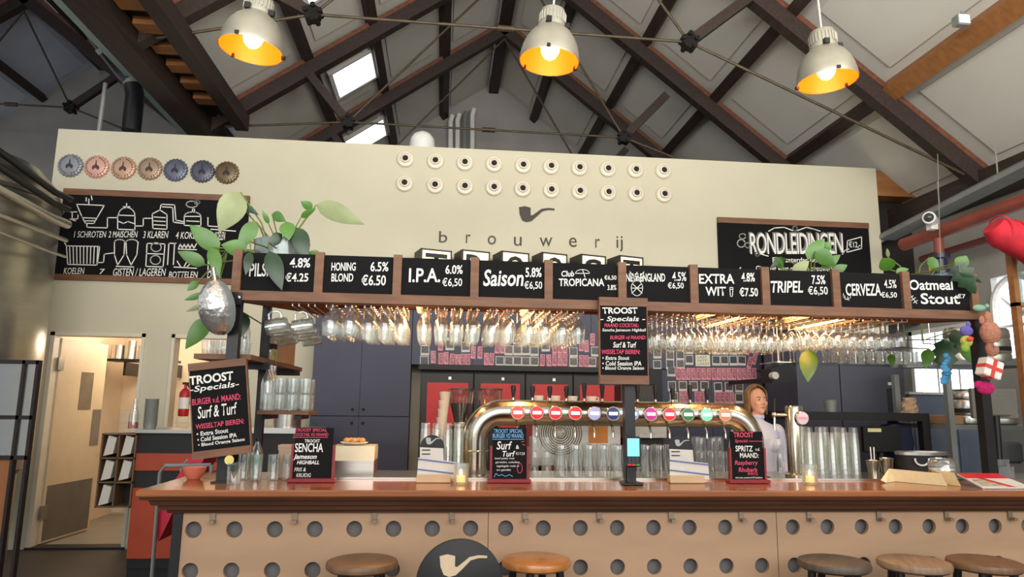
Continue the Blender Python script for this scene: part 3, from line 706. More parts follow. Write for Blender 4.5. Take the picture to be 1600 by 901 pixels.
for k, (xa, xb, yt, ch, sc) in enumerate(((658,709,387,'T','T'),(722,769,389,'R','A'),(784,831,391,'O','A'),(847,891,393,'O','A'),(908,952,396,'S','C'),(968,1011,398,'T','T'))):
    yf = 3.80; a, b = U(xa, yt, Y=yf), U(xb, yt, Y=yf); w = b.x-a.x; h = .40; z1 = a.z; z0 = z1-h
    t = thing('letter_light_box', (a.x, yf, z0), 'glowing box sign with black letter %s, %s of the row' % (ch, ('first','second','third','fourth','fifth','last')[k]), 'light box', 'box signs spelling TROOST')
    mb = MB().box(a.x, b.x, yf+.012, yf+.28, z0, z1)
    for x0_, x1_, za, zb in ((a.x,a.x+.018,z0,z1),(b.x-.018,b.x,z0,z1),(a.x,b.x,z1-.018,z1),(a.x,b.x,z0,z0+.018)): mb.box(x0_, x1_, yf, yf+.012, za, zb)
    mb.build('case', mat('lightbox_case', (52, 46, 40), .5), t)
    MB().box(a.x+.018, b.x-.018, yf+.004, yf+.0118, z0+.018, z1-.018).build('front_face', M_BOXGLOW, t)
    me = text_mesh(ch, .012); co = np.array([v.co[:] for v in me.vertices]); mn, mx = co.min(0), co.max(0)
    u = (co[:,0]-mn[0])/(mx[0]-mn[0]); v = (co[:,1]-mn[1])/(mx[1]-mn[1])
    for nm, P, mm in (('front_letter', np.stack([a.x+w*(.15+.7*u), np.full(len(u), yf+.002), z0+h*(.12+.76*v)], 1), M_BLACK),):
        m2 = me.copy(); m2.vertices.foreach_set('co', (P-np.array(wloc(t))).ravel()); m2.materials.append(mm); o = bpy.data.objects.new(nm, m2); COL.objects.link(o); o.parent = t
    me = text_mesh(sc, .03); co = np.array([v.co[:] for v in me.vertices]); mn, mx = co.min(0), co.max(0)
    u = (co[:,0]-mn[0])/(mx[0]-mn[0]); v = (co[:,1]-mn[1])/(mx[1]-mn[1])
    P = np.stack([np.full(len(u), a.x-.002), WY-.06-(.22*(1-u)), z0+h*(.30+.42*v)], 1)
    P[:,1] = yf+.04+.2*(1-u)
    me.vertices.foreach_set('co', (P-np.array(wloc(t))).ravel()); me.materials.append(M_SIDEGLOW); o = bpy.data.objects.new('side_letter', me); COL.objects.link(o); o.parent = t
    MB().box(a.x+.12, a.x+.2, yf+.28, yf+.34, z0+.1, z0+.2).build('wall_bracket', M_BLACK, t)
    t.rotation_euler = (0, 0, .3)

# ================================================================== PENDANT LAMPS
M_SHADE = mat('lamp_aluminium', (164, 160, 146), .42, .6, var=.12, scale=8)
M_SHADEIN = mat('lamp_reflector_gold_glow', (255, 122, 20), .4, .0, var=.05)  # gold lining with the bulb's orange glow put into its colour
M_BULB = glow('bulb_glow', (255, 196, 96), 11.0)
for k, (x, y, lab, tl) in enumerate(((392,79,'aluminium pendant lamp glowing warm beside the skylights',(.0,.09)),(858,97,'aluminium pendant lamp hanging on a cord before the roof ridge',(0,.07)),(1293,128,'aluminium pendant lamp glowing warm below the thick rafter over the RONDLEIDINGEN board',(0,-.05)))):
    p = U(x, y, Y=.35)
    t = thing('pendant_lamp', p, lab, 'lamp', 'industrial pendant lamps')
    t.rotation_euler = (0, tl[1], 0)
    R = .193
    MB().lathe([(R,0),(R*1.01,.01),(R*.985,.05),(R*.93,.10),(R*.83,.15),(R*.68,.195),(R*.5,.225),(R*.47,.235)], n=40).build('shade', M_SHADE, t, True, False)
    MB().lathe([(R*.985,.002),(R*.96,.05),(R*.9,.098),(R*.8,.146),(R*.64,.19),(R*.4,.215),(.001,.22)], n=40).build('reflector', M_SHADEIN, t, True, False)
    MB().lathe([(R*.47,.232),(R*.47,.255),(R*.44,.26),(R*.44,.335),(R*.4,.36),(R*.15,.372),(.001,.373)], n=32).build('housing', M_SHADE, t, True, False)
    for a in range(0, 360, 15):
        if (a//15) % 1 == 0: MB().cbox((R*.445*math.cos(math.radians(a)), R*.445*math.sin(math.radians(a)), .30), (.008,.008,.06)).build('cooling_rib', M_SHADE, t, False, False)
    for a in (250, 340, 110): MB().cbox((R*.52*math.cos(math.radians(a)), R*.52*math.sin(math.radians(a)), .245), (.035,.03,.035)).build('clamp', M_BLACKPAINT, t, False, False)
    for a in (20, 140, 260): MB().cbox((R*1.0*math.cos(math.radians(a)), R*1.0*math.sin(math.radians(a)), .012), (.022,.022,.02)).build('clip', M_BLACKPAINT, t, False, False)
    MB().ball((0,0,.10), (.062,.062,.085), 16, 10).build('bulb', M_BULB, t, True, False)
    MB().tube([(0,0,.37),(0,0,3.0)], .007, 6).build('cord', mat('lamp_cord', (188,184,172), .6), t, True, False)
    ld = bpy.data.lights.new('bulb_light', 'POINT'); ld.energy = 3.5; ld.color = (1, .62, .24); ld.shadow_soft_size = .06
    lo = bpy.data.objects.new('bulb_light', ld); COL.objects.link(lo); lo.parent = t; lo.location = (0, 0, .03)

# ================================================================== BACK BAR
CYF = 3.9
def cab_box(t, nm, xa, xb, z0, z1, y0, y1, mt): return MB().bevbox(xa, xb, y0, y1, z0, z1, .004).build(nm, mt, t)
xa, xm, xb, xc, xd = U(487,600,Y=CYF).x, U(563,600,Y=CYF).x, U(641,600,Y=CYF).x, U(1030,600,Y=CYF).x, U(1192,600,Y=CYF).x
tc = thing('tall_cabinet', ((xa+xb)/2, 4.0, 0), 'slate blue full-height cupboard with four doors beside the bottle shelves', 'cabinet')
cab_box(tc, 'carcass', xa, xb, 0, 2.72, CYF+.022, WY-.002, M_SLATE)
for x0, x1 in ((xa, xm), (xm, xb)):
    for z0, z1 in ((.02, 1.395), (1.4, 2.72)):
        d = cab_box(tc, 'cabinet_door', x0+.002, x1-.002, z0, z1, CYF, CYF+.02, M_SLATE)
        hx = xm+(-.07 if x1 == xm else .045); hz = 1.325 if z0 < 1 else 1.47
        MB().lathe([(.018,-.002),(.001,-.002)], c=(hx, CYF, hz), n=14, axis='Y').build('finger_hole', M_HOLE, d)
oc = thing('over_fridge_cabinet', ((xb+xd)/2, 4.0, 1.96), 'long slate blue wall cupboard covered in photos above the fridges', 'cabinet')
cab_box(oc, 'carcass', xb+.004, xd, 1.96, 2.72, CYF+.022, WY-.002, M_SLATE)
n = 6
for i in range(n):
    x0 = xb+.004+(xd-xb-.004)*i/n; x1 = xb+.004+(xd-xb-.004)*(i+1)/n
    cab_box(oc, 'cabinet_door', x0+.002, x1-.002, 1.96, 2.72, CYF, CYF+.02, M_SLATE)
rc = thing('photo_cabinet', ((xc+xd)/2, 4.0, 0), 'slate blue lower cupboard with pink photo strips behind the taps', 'cabinet')
cab_box(rc, 'carcass', xc, xd, 0, 1.955, CYF+.022, WY-.002, M_SLATE)
for x0, x1 in ((xc, (xc+xd)/2), ((xc+xd)/2, xd)): cab_box(rc, 'cabinet_door', x0+.002, x1-.002, .02, 1.95, CYF, CYF+.02, M_SLATE)
# fridges
fx = [U(x, 650, Y=3.8).x for x in (655, 739, 820, 895, 975)]
for k in range(4):
    t = thing('bar_fridge', ((fx[k]+fx[k+1])/2, 3.95, 0), 'black glass-door fridge with red poster, '+('pipe emblem on the poster beside the coffee grinder' if k == 0 else 'partly behind the empty grinder hopper' if k == 1 else 'behind the white cups' if k == 2 else 'beside the centre post'), 'fridge', 'red-postered fridges')
    MB().box(fx[k]+.003, fx[k+1]-.003, 3.8, WY-.003, 0, 1.9).build('case', M_BLACK, t)
    d = MB().box(fx[k]+.01, fx[k+1]-.01, 3.775, 3.8, .1, 1.86).build('fridge_door', M_BLACKPAINT, t)
    MB().box(fx[k]+.075, fx[k+1]-.06, 3.771, 3.775, .2, 1.765).build('red_poster', M_RED, d)
    MB().box(fx[k+1]-.05, fx[k+1]-.035, 3.75, 3.775, 1.0, 1.5).build('handle', M_BLACK, t)
    MB().box(fx[k]+.3, fx[k]+.33, 3.772, 3.776, 1.8, 1.83).build('badge', M_STEEL, t)
    if k == 0:
        c = U(689, 643, Y=3.77); MB().prism([(c.x+x*.12*0+z*.0+x*.10, 3.769, c.z+z*.18) for x, z in PIPE], (0,.001,0)).build('pipe_emblem', M_BLACK, d)
hd = MB().box(fx[0]-.02, fx[4]+.1, 3.7, 3.98, 1.9, 1.957).build('fridge_canopy', M_BLACK); tag(hd, 'black flat header shelf above the red fridges', 'shelf')

# photos on the cupboards
M_PHOTO = [mat('photo_dark%d' % i, c, .3, var=.6, scale=70, col2=d) for i, (c, d) in enumerate((((96,84,80),(22,20,24)),((120,100,92),(28,24,26)),((70,72,84),(16,18,24))))]
M_PINK = [mat('photo_strip%d' % i, c, .4, scale=90, col2=d) for i, (c, d) in enumerate((((226,150,160),(70,44,52)),((216,128,142),(50,32,40))))]
rs = random.Random(3)
protos = {}
def photo(x, y, kind, w=None, h=None, rot=0.0):
    p = U(x, y, Y=CYF-.002)
    w, h = (.094, .112) if kind == 'pol' else (.052, .135)
    vi = rs.randrange(3 if kind == 'pol' else 2); key = (kind, vi)
    if key not in protos:
        t = thing('polaroid_photo' if kind == 'pol' else 'photo_strip', (0,0,0), '', 'photo')
        MB().box(-w/2, w/2, -.002, 0, -h/2, h/2).build('print', M_PAPER if kind == 'pol' else mat('strip_pink', (222,140,152), .5), t, False, False)
        if kind == 'pol': MB().box(-w/2+.008, w/2-.008, -.003, -.002, -h/2+.026, h/2-.008).build('picture', M_PHOTO[vi], t, False, False)
        else:
            for q in range(3): MB().box(-w/2+.006, w/2-.006, -.003, -.002, h/2-.042-q*.036, h/2-.008-q*.036).build('picture', M_PINK[vi], t, False, False)
        protos[key] = t; o = t
    else: o = copy_tree(protos[key])
    o.location = (p.x, CYF, p.z); o.rotation_euler = (0, rot, 0)
    up = p.z > 1.955
    if kind == 'pol':
        o['label'] = 'white-bordered polaroid on the '+('cupboard above the fridges' if up else 'cupboard behind the taps'); o['group'] = 'polaroids '+('above the fridges' if up else 'behind the taps')
    else:
        o['label'] = 'pink photo-booth strip on the '+('cupboard above the fridges' if up else 'cupboard behind the taps'); o['group'] = 'photo strips '+('above the fridges' if up else 'behind the taps')
for x, y in ((664,547),(663,564),(703,539),(727.5,542),(795,547),(808.5,547),(821.5,547),(835,548),(781,564),(795,564.5),(808.5,564.5),(821.5,565),(835,565),(852.5,541),(896,550),(896,566),(930,549),(925,566),(703,523),(808,530),(821,530),(835,530),
             (1027,552),(1027,570),(1047,542),(1063,542),(1047,556),(1063,555),(1047,569),(1063,569),(1049,580),(1077,545),(1119,546),(1132,546),(1146,546),(1159,545),(1077,562),(1119,563),(1132,563),(1146,563),(1159,563),
             (1050,603),(1067,603),(1084,603),(1101,603),(1122,605),(1139,605),(1155,605),(1053,620),(1155,622),(1051,634)): photo(x, y, 'pol', rot=rs.uniform(-.04,.04))
for u, v in ((468,750),(515,672),(515,762),(548,757),(585,767),(620,772),(650,768),(683,768),(718,722),(760,722),(800,762),(833,764),(868,690),(900,690),(1150,770),(1190,772),(1225,690),(1225,768),(1260,690),(1260,768),(1292,690),(1292,768),(1393,676),(1393,775),(1425,682),(1425,777),(1463,640)): photo(560+u/4, 370+v/4, 'strip', rot=rs.uniform(-.06,.06))
for k in range(16): photo(1060+k*7.9, 584, 'strip', rot=rs.uniform(-.04,.04))
for x in (1065,1073,1089,1097,1120,1128,1136,1144): photo(x, 621, 'strip', rot=rs.uniform(-.04,.04))
for x, y in ((1169,545),(1172,566),(1179,560)): photo(x, y, 'strip', rot=.3)
p = U(1098, 563, Y=CYF)
nt = thing('handwritten_note', (p.x, CYF, p.z), 'cream handwritten note among the polaroids', 'note')
MB().box(p.x-.085, p.x+.085, CYF-.003, CYF, p.z-.065, p.z+.065).build('sheet', mat('note_paper', (228, 222, 190), .8), nt)
lettering('LAST\nNOT\nLEAST', (1090,556,1108,570), CYF-.003, nt, mat('note_ink', (70, 90, 150), .8), bold=0, lift=.001)
# dark filler beside the fridges and the dark recess right of the photo cupboard
o = MB().bevbox(fx[4]+.12, xc-.004, 3.78, WY-.003, 0, 1.955, .005).build('black_filler', M_BLACK); tag(o, 'plain black filler block between the fridges and the photo cupboard', 'appliance')  # black block added to fill the pale gap
x0, x1 = xd+.004, U(1245, 600, Y=3.9).x
o = MB().bevbox(x0, x1, 3.86, WY-.003, 0, 2.72, .005).build('dark_recess_fill', M_BLACK); tag(o, 'black upright block filling the dark recess beside the photo cupboard', 'panel')  # black block put where the recess is only dark

# ================================================================== CANOPY LIGHTS AND GLASSES
M_TUBE = glow('warm_led_tube', (255, 160, 70), 9.0)
for x, y in ((653,478),(825,480),(1120,487),(1268,492)):
    c = U(x, y, Y=.5); 
    t = thing('tube_lamp', (c.x, .6, 2.16), 'warm tube lamp under the canopy '+{653:'below the I.P.A. board',825:'below the Saison board',1120:'below the EXTRA WIT board',1268:'below the TRIPEL board'}[x], 'lamp', 'tube lamps under the canopy')
    MB().box(c.x-.02, c.x+.02, .3, .86, 2.165, 2.2).build('housing', M_WHITE, t)
    MB().tube([(c.x,.32,2.15),(c.x,.84,2.15)], .014, 10).build('tube', M_TUBE, t, True)
    ld = bpy.data.lights.new('tube_light', 'AREA'); ld.shape = 'RECTANGLE'; ld.size = .03; ld.size_y = .5; ld.energy = 9; ld.color = (1, .5, .17)
    lo = bpy.data.objects.new('tube_light', ld); COL.objects.link(lo); lo.parent = t; lo.location = (0, -.02, -.03)

def glass_obj(name, prof, n=18, mt=None, thick=True):
    return MB().lathe(prof, n=n).build(name, mt or M_GLASS, None, True)
G_TULIP = [(.036,0),(.036,-.003),(.008,-.008),(.0055,-.014),(.006,-.04),(.02,-.052),(.037,-.078),(.043,-.105),(.041,-.14),(.036,-.185)]
G_WINE = [(.035,0),(.035,-.003),(.007,-.008),(.0045,-.02),(.0045,-.075),(.018,-.088),(.035,-.11),(.04,-.14),(.037,-.175),(.032,-.2)]
RZ = 2.0965
def hang(proto, slots, depth, label, group, gap=.102):
    first = True
    for x in slots:
        for k in range(depth):
            o = proto if first else proto.copy()
            if not first: COL.objects.link(o)
            first = False
            o.location = (SX[x], .31+k*gap, RZ+(.004 if gap > .11 else 0)); o.rotation_euler = (0, 0, rs.uniform(0,6))
            tag(o, label(x), 'glass', group(x))
nameof = lambda x: 'HONING BLOND' if x < 625 else 'I.P.A.' if x < 742 else 'Saison' if x < 856 else 'Club Tropicana' if x < 975 else 'EXTRA WIT' if x < 1193 else 'TRIPEL' if x < 1303 else 'CERVEZA'
gt = glass_obj('stemmed_beer_glass', G_TULIP)
hang(gt, slots_l, 5, lambda x: 'short-stemmed beer glass hanging upside down below the %s board' % nameof(x), lambda x: 'hanging beer glasses, %s' % nameof(x))
gw = glass_obj('wine_glass', G_WINE)
hang(gw, slots_r[:9], 5, lambda x: 'long-stemmed wine glass hanging upside down below the %s board' % nameof(x), lambda x: 'hanging wine glasses, %s' % nameof(x))
G_COUPE = [(.034,0),(.034,-.003),(.006,-.008),(.0045,-.02),(.0045,-.06),(.02,-.075),(.040,-.1),(.042,-.125),(.037,-.16)]
gc = glass_obj('goblet', G_COUPE)
hang(gc, slots_r[9:], 5, lambda x: 'round goblet hanging upside down below the %s board' % nameof(x), lambda x: 'hanging goblets, %s' % nameof(x))
# big cut-glass goblets and mugs hanging by the corner post
G_BIG = [(.04,0),(.04,-.004),(.009,-.01),(.008,-.03),(.028,-.045),(.045,-.075),(.05,-.11),(.047,-.15),(.042,-.175)]
gb = glass_obj('cut_glass_goblet', G_BIG, mt=M_GLASSW)
hang(gb, [515, 545], 4, lambda x: 'heavy cut-glass goblet hanging beside the glass mugs under the PILSNER board', lambda x: 'cut-glass goblets', gap=.125)
def make_mug():
    t = thing('glass_mug', (0,0,0), '', 'mug')
    MB().lathe([(.001,.004),(.04,.0),(.046,.01),(.048,.06),(.045,.12),(.042,.12),(.044,.06),(.04,.014),(.001,.012)], n=18).build('body', M_GLASSW, t, True, False)
    MB().tube([(.046,0,.1),(.075,0,.1),(.088,0,.085),(.088,0,.05),(.075,0,.032),(.046,0,.03)], .008, 8).build('handle', M_GLASSW, t, True, False)
    return t
mg = make_mug()
k = 0
for x in (462, 487):
    for j in range(3):
        o = place(mg, k > 0, (SX[x]+(.0 if x == 487 else -.06), .34+j*.15, RZ-.11-.02*j), 0, 'dimpled glass mug hung by its handle under the PILSNER board', 'hanging glass mugs'); o.rotation_euler = (0, math.radians(-100), 0); k += 1
# glass shelf hung under the canopy with upright glasses on it
a, b = U(1205, 566, Y=1.15), U(1440, 566, Y=1.15)
gs = thing('hanging_glass_shelf', ((a.x+b.x)/2, 1.15, 1.83), 'thin clear shelf hung behind the canopy carrying wine glasses', 'shelf')
SZ = a.z
MB().box(a.x-.02, b.x+.02, 1.02, 1.3, SZ-.008, SZ).build('shelf_plate', glassy('shelf_glass', (214,228,222), .12), gs)
for x in (a.x, (a.x+b.x)/2, b.x): MB().tube([(x,1.04,SZ),(x,1.04,2.256),(x,.89,2.256)], .004, 6).build('hanger_rod', M_WIRE, gs, True)
gu = glass_obj('standing_wine_glass', [(r, .2+h) for r, h in []] or [(.034,0),(.034,.003),(.007,.008),(.0045,.02),(.0045,.08),(.018,.093),(.035,.115),(.04,.145),(.037,.178)])
n = 0
for i in range(5):
    for j in range(2):
        o = gu if n == 0 else gu.copy()
        if n: COL.objects.link(o)
        n += 1; o.location = (a.x+.05+i*.085, 1.12+j*.11, SZ+.001); tag(o, 'upright wine glass standing on the hanging clear shelf', 'glass', 'wine glasses on the hanging shelf')
gtm = glass_obj('shelf_tumbler', [(.001,.004),(.027,.002),(.03,.008),(.034,.10)])
n = 0
for i in range(12):
    for j in range(2):
        x = a.x+.50+i*.075
        if x > b.x: break
        o = gtm if n == 0 else gtm.copy()
        if n: COL.objects.link(o)
        n += 1; o.location = (x, 1.12+j*.11, SZ+.001); tag(o, 'clear tumbler standing on the hanging clear shelf', 'glass', 'tumblers on the hanging shelf')

# ================================================================== TAPS
TYY = .64
xl, xr = U(742, 700, Y=TYY).x, U(1174, 700, Y=TYY).x; zc = U(960, 646, Y=TYY).z; r = .079; rb_ = .17
path = [(xl,TYY,WT)]+[(xl,TYY,zc-rb_-.06)]+[(xl+rb_-rb_*math.cos(math.radians(q)), TYY, zc-rb_+rb_*math.sin(math.radians(q))) for q in range(0,91,9)]
path += [(xr-rb_+rb_*math.sin(math.radians(q)), TYY, zc-rb_+rb_*math.cos(math.radians(q))) for q in range(0,91,9)]+[(xr,TYY,zc-rb_-.06),(xr,TYY,WT)]
tp = thing('beer_tap_bridge', ((xl+xr)/2, TYY, WT), 'arched stainless beer tap bridge with a row of lit round badges', 'beer tap')
MB().tube(path, r, 28).build('pipe', M_STEELH, tp, True)
for x in (xl, xr):
    MB().lathe([(r+.03,0),(r+.03,.012),(r,.02)], c=(x,TYY,WT), n=28).build('flange', M_STEELH, tp, True)
    MB().lathe([(r+.003,0),(r+.006,.004),(r+.003,.008)], c=(x,TYY,zc-rb_-.07), n=28).build('joint_ring', M_STEEL, tp, True)
bc = [(198,70,60),(204,36,44),(200,32,44),(206,36,46),(150,150,188),(44,52,98),(110,130,190),(168,44,120),(204,40,50),(52,104,62),(110,190,160),(186,112,78)]
for i, x in enumerate((809,839,868,899,929,958,988,1017,1046,1075,1104,1133)):
    c = U(x, 645, Y=TYY-r-.02)
    b = MB().lathe([(.001,0),(.042,0),(.046,.004),(.046,.02),(.04,.035)], c=(c.x,TYY-r-.022,zc+.002), n=24, axis='Y').build('badge', M_STEELH, tp, True)
    f = MB().lathe([(.001,-.004),(.03,-.003),(.039,0)], c=(c.x,TYY-r-.022,zc+.002), n=24, axis='Y').build('badge_face', glow('badge_glow_%d' % i, bc[i], .55), b, True)
    MB().box(c.x-.028, c.x+.028, TYY-r-.0285, TYY-r-.0275, zc-.008, zc+.012).build('badge_band', glow('badge_band_glow', (250,236,232), .6), b)
    MB().tube([(c.x,TYY-r+.02,zc-r+.01),(c.x,TYY-r-.015,zc-r-.03),(c.x,TYY-r-.015,zc-r-.07)], .008, 8).build('spout', M_STEELH, tp, True)
for i, x in enumerate((802,832,859,885,913,941,996,1024,1051,1078,1105)):
    c = U(x, 620, Y=TYY); tall = .02 if i in (4,5,6,7,9) else 0
    h = MB().lathe([(.001,.0),(.009,0),(.011,.02),(.017,.055+tall),(.014,.075+tall),(.001,.08+tall)], c=(c.x,TYY,zc+r+.015), n=14).build('tap_handle', M_BLACK, tp, True)
    MB().lathe([(.012,0),(.008,.02)], c=(c.x,TYY,zc+r-.005), n=12).build('handle_ferrule', M_STEELH, h, True)
# single column tap
cx = U(1243, 700, Y=.7).x; zt = U(1243, 634, Y=.7).z
st = thing('column_tap', (cx, .7, WT), 'single stainless column tap with a round badge and side spout', 'beer tap')
MB().lathe([(.075,0),(.075,.015),(.055,.025),(.055,zt-WT-.01),(.05,zt-WT),(.001,zt-WT+.004)], c=(cx,.7,WT), n=28).build('column', M_STEELH, st, True)
c = U(1254, 653, Y=.62)
bd = MB().lathe([(.001,-.002),(.042,-.002),(.047,.004),(.047,.018),(.02,.03)], c=(c.x,.622,c.z), n=24, axis='Y').build('badge', M_STEELH, st, True)
MB().lathe([(.001,-.004),(.038,-.003)], c=(c.x,.621,c.z), n=24, axis='Y').build('badge_face', glow('badge_glow_grey', (176,160,172), .4), bd)
MB().box(c.x-.03, c.x+.03, .6145, .616, c.z-.008, c.z+.008).build('badge_band', glow('badge_band_red', (214,120,120), .5), bd)
c = U(1210, 648, Y=.7)
MB().tube([(cx-.05,.7,c.z),(c.x,.7,c.z)], .013, 10).build('spout_arm', M_STEELH, st, True)
MB().ball((c.x,.7,c.z), .02, 12, 8).build('valve', M_STEELH, st, True)
MB().tube([(c.x,.7,c.z),(c.x-.008,.69,c.z-.1)], .008, 8).build('spout', M_STEELH, st, True)
MB().tube([(c.x,.7,c.z+.01),(c.x+.005,.7,c.z+.11)], [.007,.012], 10).build('tap_handle', M_BLACK, st, True)

# ================================================================== GLASSES ON THE BAR
def scatter(proto, spots, lab, grp, flip=False):
    for k, p in enumerate(spots):
        o = proto if k == 0 else proto.copy()
        if k: COL.objects.link(o)
        o.location = p; o.rotation_euler = (math.pi if flip else 0, 0, rs.uniform(0, 6)); tag(o, lab, 'glass', grp)
def stacks(x0, x1, ncol, rows, count, Y, proto, lab, grp, step=.034, hgt=.125):
    a, b = U(x0, 740, Y=Y).x, U(x1, 740, Y=Y).x; S = []
    for c in range(ncol):
        for rr in range(rows):
            for k in range(count-(1 if (c+rr) % 3 == 2 else 0)): S.append((a+(b-a)*(c+.5)/ncol, Y+rr*.08, WT+hgt+k*step))
    scatter(proto, S, lab, grp, True)
RIB = [(.001,.003),(.031,.0),(.034,.006),(.0345,.03),(.0365,.034),(.036,.06),(.038,.064),(.0375,.09),(.0395,.094),(.042,.125)]
RIB = [(r_*.78, h_) for r_, h_ in RIB]
stacks(654, 724, 4, 2, 7, .44, glass_obj('ribbed_tumbler', RIB, 16, glassy('stacked_glass', (248,250,248), .05, .34, .05, .045)), 'ribbed tumbler in the upside-down stacks beside the tap bridge', 'tumbler stacks by the tap bridge')
stacks(1257, 1346, 5, 2, 7, .45, glass_obj('ribbed_tumbler', RIB, 16, glassy('stacked_glass', (248,250,248), .05, .34, .05, .045)), 'ribbed tumbler in the upside-down stacks beside the column tap', 'tumbler stacks by the column tap')
SH = [(.001,.004),(.028,0),(.031,.006),(.033,.04),(.036,.085)]
stacks(824, 864, 2, 1, 3, .46, glass_obj('short_tumbler', [(r_*.95, h_) for r_, h_ in SH], 16, glassy('stacked_glass')), 'small glass piled three high beside the Surf and Turf sign', 'small glasses by the Surf and Turf sign',   .0865, .085)
stacks(1088, 1141, 3, 2, 3, .5, glass_obj('short_tumbler', [(r_*.95, h_) for r_, h_ in SH], 16, glassy('stacked_glass')), 'small glass piled three high between the card holder and SPRITZ sign', 'small glasses by the SPRITZ sign',   .0865, .085)
stacks(1204, 1232, 1, 1, 3, .46, glass_obj('short_tumbler', [(r_*.95, h_) for r_, h_ in SH], 16, glassy('stacked_glass')), 'small glass piled high between SPRITZ sign and column tap', 'small glasses by the column tap',   .0865, .085)
VASE = [(.001,.004),(.03,.0),(.033,.008),(.029,.05),(.03,.09),(.036,.14),(.038,.175),(.035,.21)]
a, b = U(876, 740, Y=.47).x, U(1052, 740, Y=.47).x
scatter(glass_obj('beer_glass', VASE, 18), [(a+(b-a)*i/8, .43+j*.085, WT+.21) for i in range(9) for j in range(2)], 'tall curved beer glass upside down in the row under the tap bridge', 'beer glasses under the tap bridge', True)
a = U(372, 745, Y=.3)
scatter(glass_obj('highball_glass', [(.001,.006),(.027,.0),(.03,.01),(.032,.14),(.029,.14),(.027,.015),(.001,.012)], 18), [(a.x+dx, .3+dy, BT) for dx, dy in ((.02,.02),(.1,-.02),(.19,-.01),(.265,.0),(.03,.16))], 'empty highball glass on the bar beside the corner post', 'highball glasses by the corner post')

# ================================================================== SIGNS
def table_sign(box, lines, label, Y=.2, marks=None):
    x0, y0, x1, y1 = box
    a, b = U(x0, y1, Y=Y), U(x1, y1, Y=Y); w0, w1 = a.x, b.x; zt = U((x0+x1)/2, y0, Y=Y).z; z0 = BT
    t = thing('table_chalk_sign', ((w0+w1)/2, Y, BT), label, 'sign', 'small chalk signs on the bar')
    MB().box(w0, w1, Y, Y+.012, z0+.02, zt).build('panel', M_CHALK, t)
    MB().bevbox(w0-.025, w1+.025, Y-.03, Y+.045, z0, z0+.022, .004).build('base', M_REDFRAME, t)
    for x in (w0-.014, w1+.002): MB().box(x, x+.012, Y-.008, Y+.02, z0+.022, z0+.2).build('side_upright', M_REDFRAME, t)
    for body, bx, mt, bo, sh in lines: lettering(body, bx, Y, t, mt, bold=bo, shear=sh, lift=.0015)
    if marks: strokes(marks[0], Y, t, marks[1], w=.003, lift=.0015)
    return t
W, PK, BL = M_WHITECHALK, M_PINKCHALK, M_BLUECHALK
table_sign((457,668,517,750), [('TROOST SPECIAL',(462,669,511,674),PK,.01,0),('COCKTAIL VD MAAND',(459,676,513,681),PK,.01,0),('TROOST',(476,686,500,691),W,.015,0),('SENCHA',(461,692,505,706),W,.015,0),('Jameson',(458,709,495,719),W,.02,.3),('HIGHBALL',(464,719,499,725),W,.02,.2),('FRIS &',(460,730,478,736),W,.0,.2),('KRUIDIG',(463,739,486,745),W,0,.2)], 'red-footed chalk sign reading SENCHA Jameson Highball', marks=([[(458,683),(512,683)]], PK))
table_sign((769,668,822,748), [('TROOST SPECIAL',(771,670,817,676),BL,.01,0),('BURGER VD MAAND',(770,677,818,684),BL,.01,0),('Surf',(776,689,800,702),W,.012,.2),('&',(806,695,811,701),W,.01,0),('Turf',(785,704,805,713),W,.012,.2),('€17,50',(806,706,820,711),W,0,0),('beef patty met',(773,714,804,718),W,0,.2),('garnalen, coleslaw',(774,720,812,724),W,0,.2),('ingelegde rode ui',(776,726,811,730),W,0,.2),('en gamba',(776,732,798,736),W,0,.2)], 'red-footed chalk sign reading Surf and Turf burger', marks=([[(770,686),(818,686)],[(772,745),(775,739),(779,743),(784,741),(790,744),(796,741),(801,744)]], BL))
strokes([arc(812,731,4,8,0,360,10), [(815,690),(819,689)], [(816,694),(820,695)]], .2, bpy.data.objects['table_chalk_sign.001'], PK, .003, .0015)
table_sign((1144,674,1194,750), [('TROOST',(1146,675,1177,683),PK,.015,0),('Special',(1148,686,1168,692),PK,.005,.2),('SPRITZ',(1149,696,1176,705),W,.015,0),('v.d.',(1180,699,1187,704),W,.01,0),('MAAND:',(1156,707,1185,715),W,.012,0),('Raspberry',(1148,719,1184,728),PK,.008,.2),('Rhubarb',(1154,730,1183,737),PK,.01,.1),('SPRITZ',(1168,738,1184,742),PK,.005,0),('met cava, prosecco & framboos',(1149,744,1191,748),W,.0,0)], 'red-footed chalk sign reading SPRITZ VD MAAND Raspberry Rhubarb', marks=([[(1170,689),(1192,689)]], PK))
SPC = lambda x0,y0,s: None
def post_board(box, Y, label, lines, rot, cap=.05):
    x0, y0, x1, y1 = box
    c = U((x0+x1)/2, (y0+y1)/2, Y=Y); a, b = U(x0, (y0+y1)/2, Y=Y), U(x1, (y0+y1)/2, Y=Y); zt, zb = U((x0+x1)/2, y0, Y=Y).z, U((x0+x1)/2, y1, Y=Y).z
    t = thing('specials_board', c, label, 'chalkboard', 'TROOST specials boards on the posts')
    MB().box(a.x, b.x, Y, Y+.018, zb, zt).build('panel', M_CHALK, t)
    MB().box(a.x-.006, b.x+.006, Y-.008, Y+.03, zt-cap, zt).build('top_rail', M_FRAMEWOOD, t)
    MB().box(a.x-.006, b.x+.006, Y-.008, Y+.03, zb, zb+cap).build('bottom_rail', M_FRAMEWOOD, t)
    for x in (a.x-.006, b.x): MB().box(x, x+.006, Y-.002, Y+.03, zb+cap, zt-cap).build('side_rail', M_FRAMEWOOD, t)
    for body, bx, mt, bo, sh in lines: lettering(body, bx, Y, t, mt, bold=bo, shear=sh)
    t.rotation_euler = rot
    return t
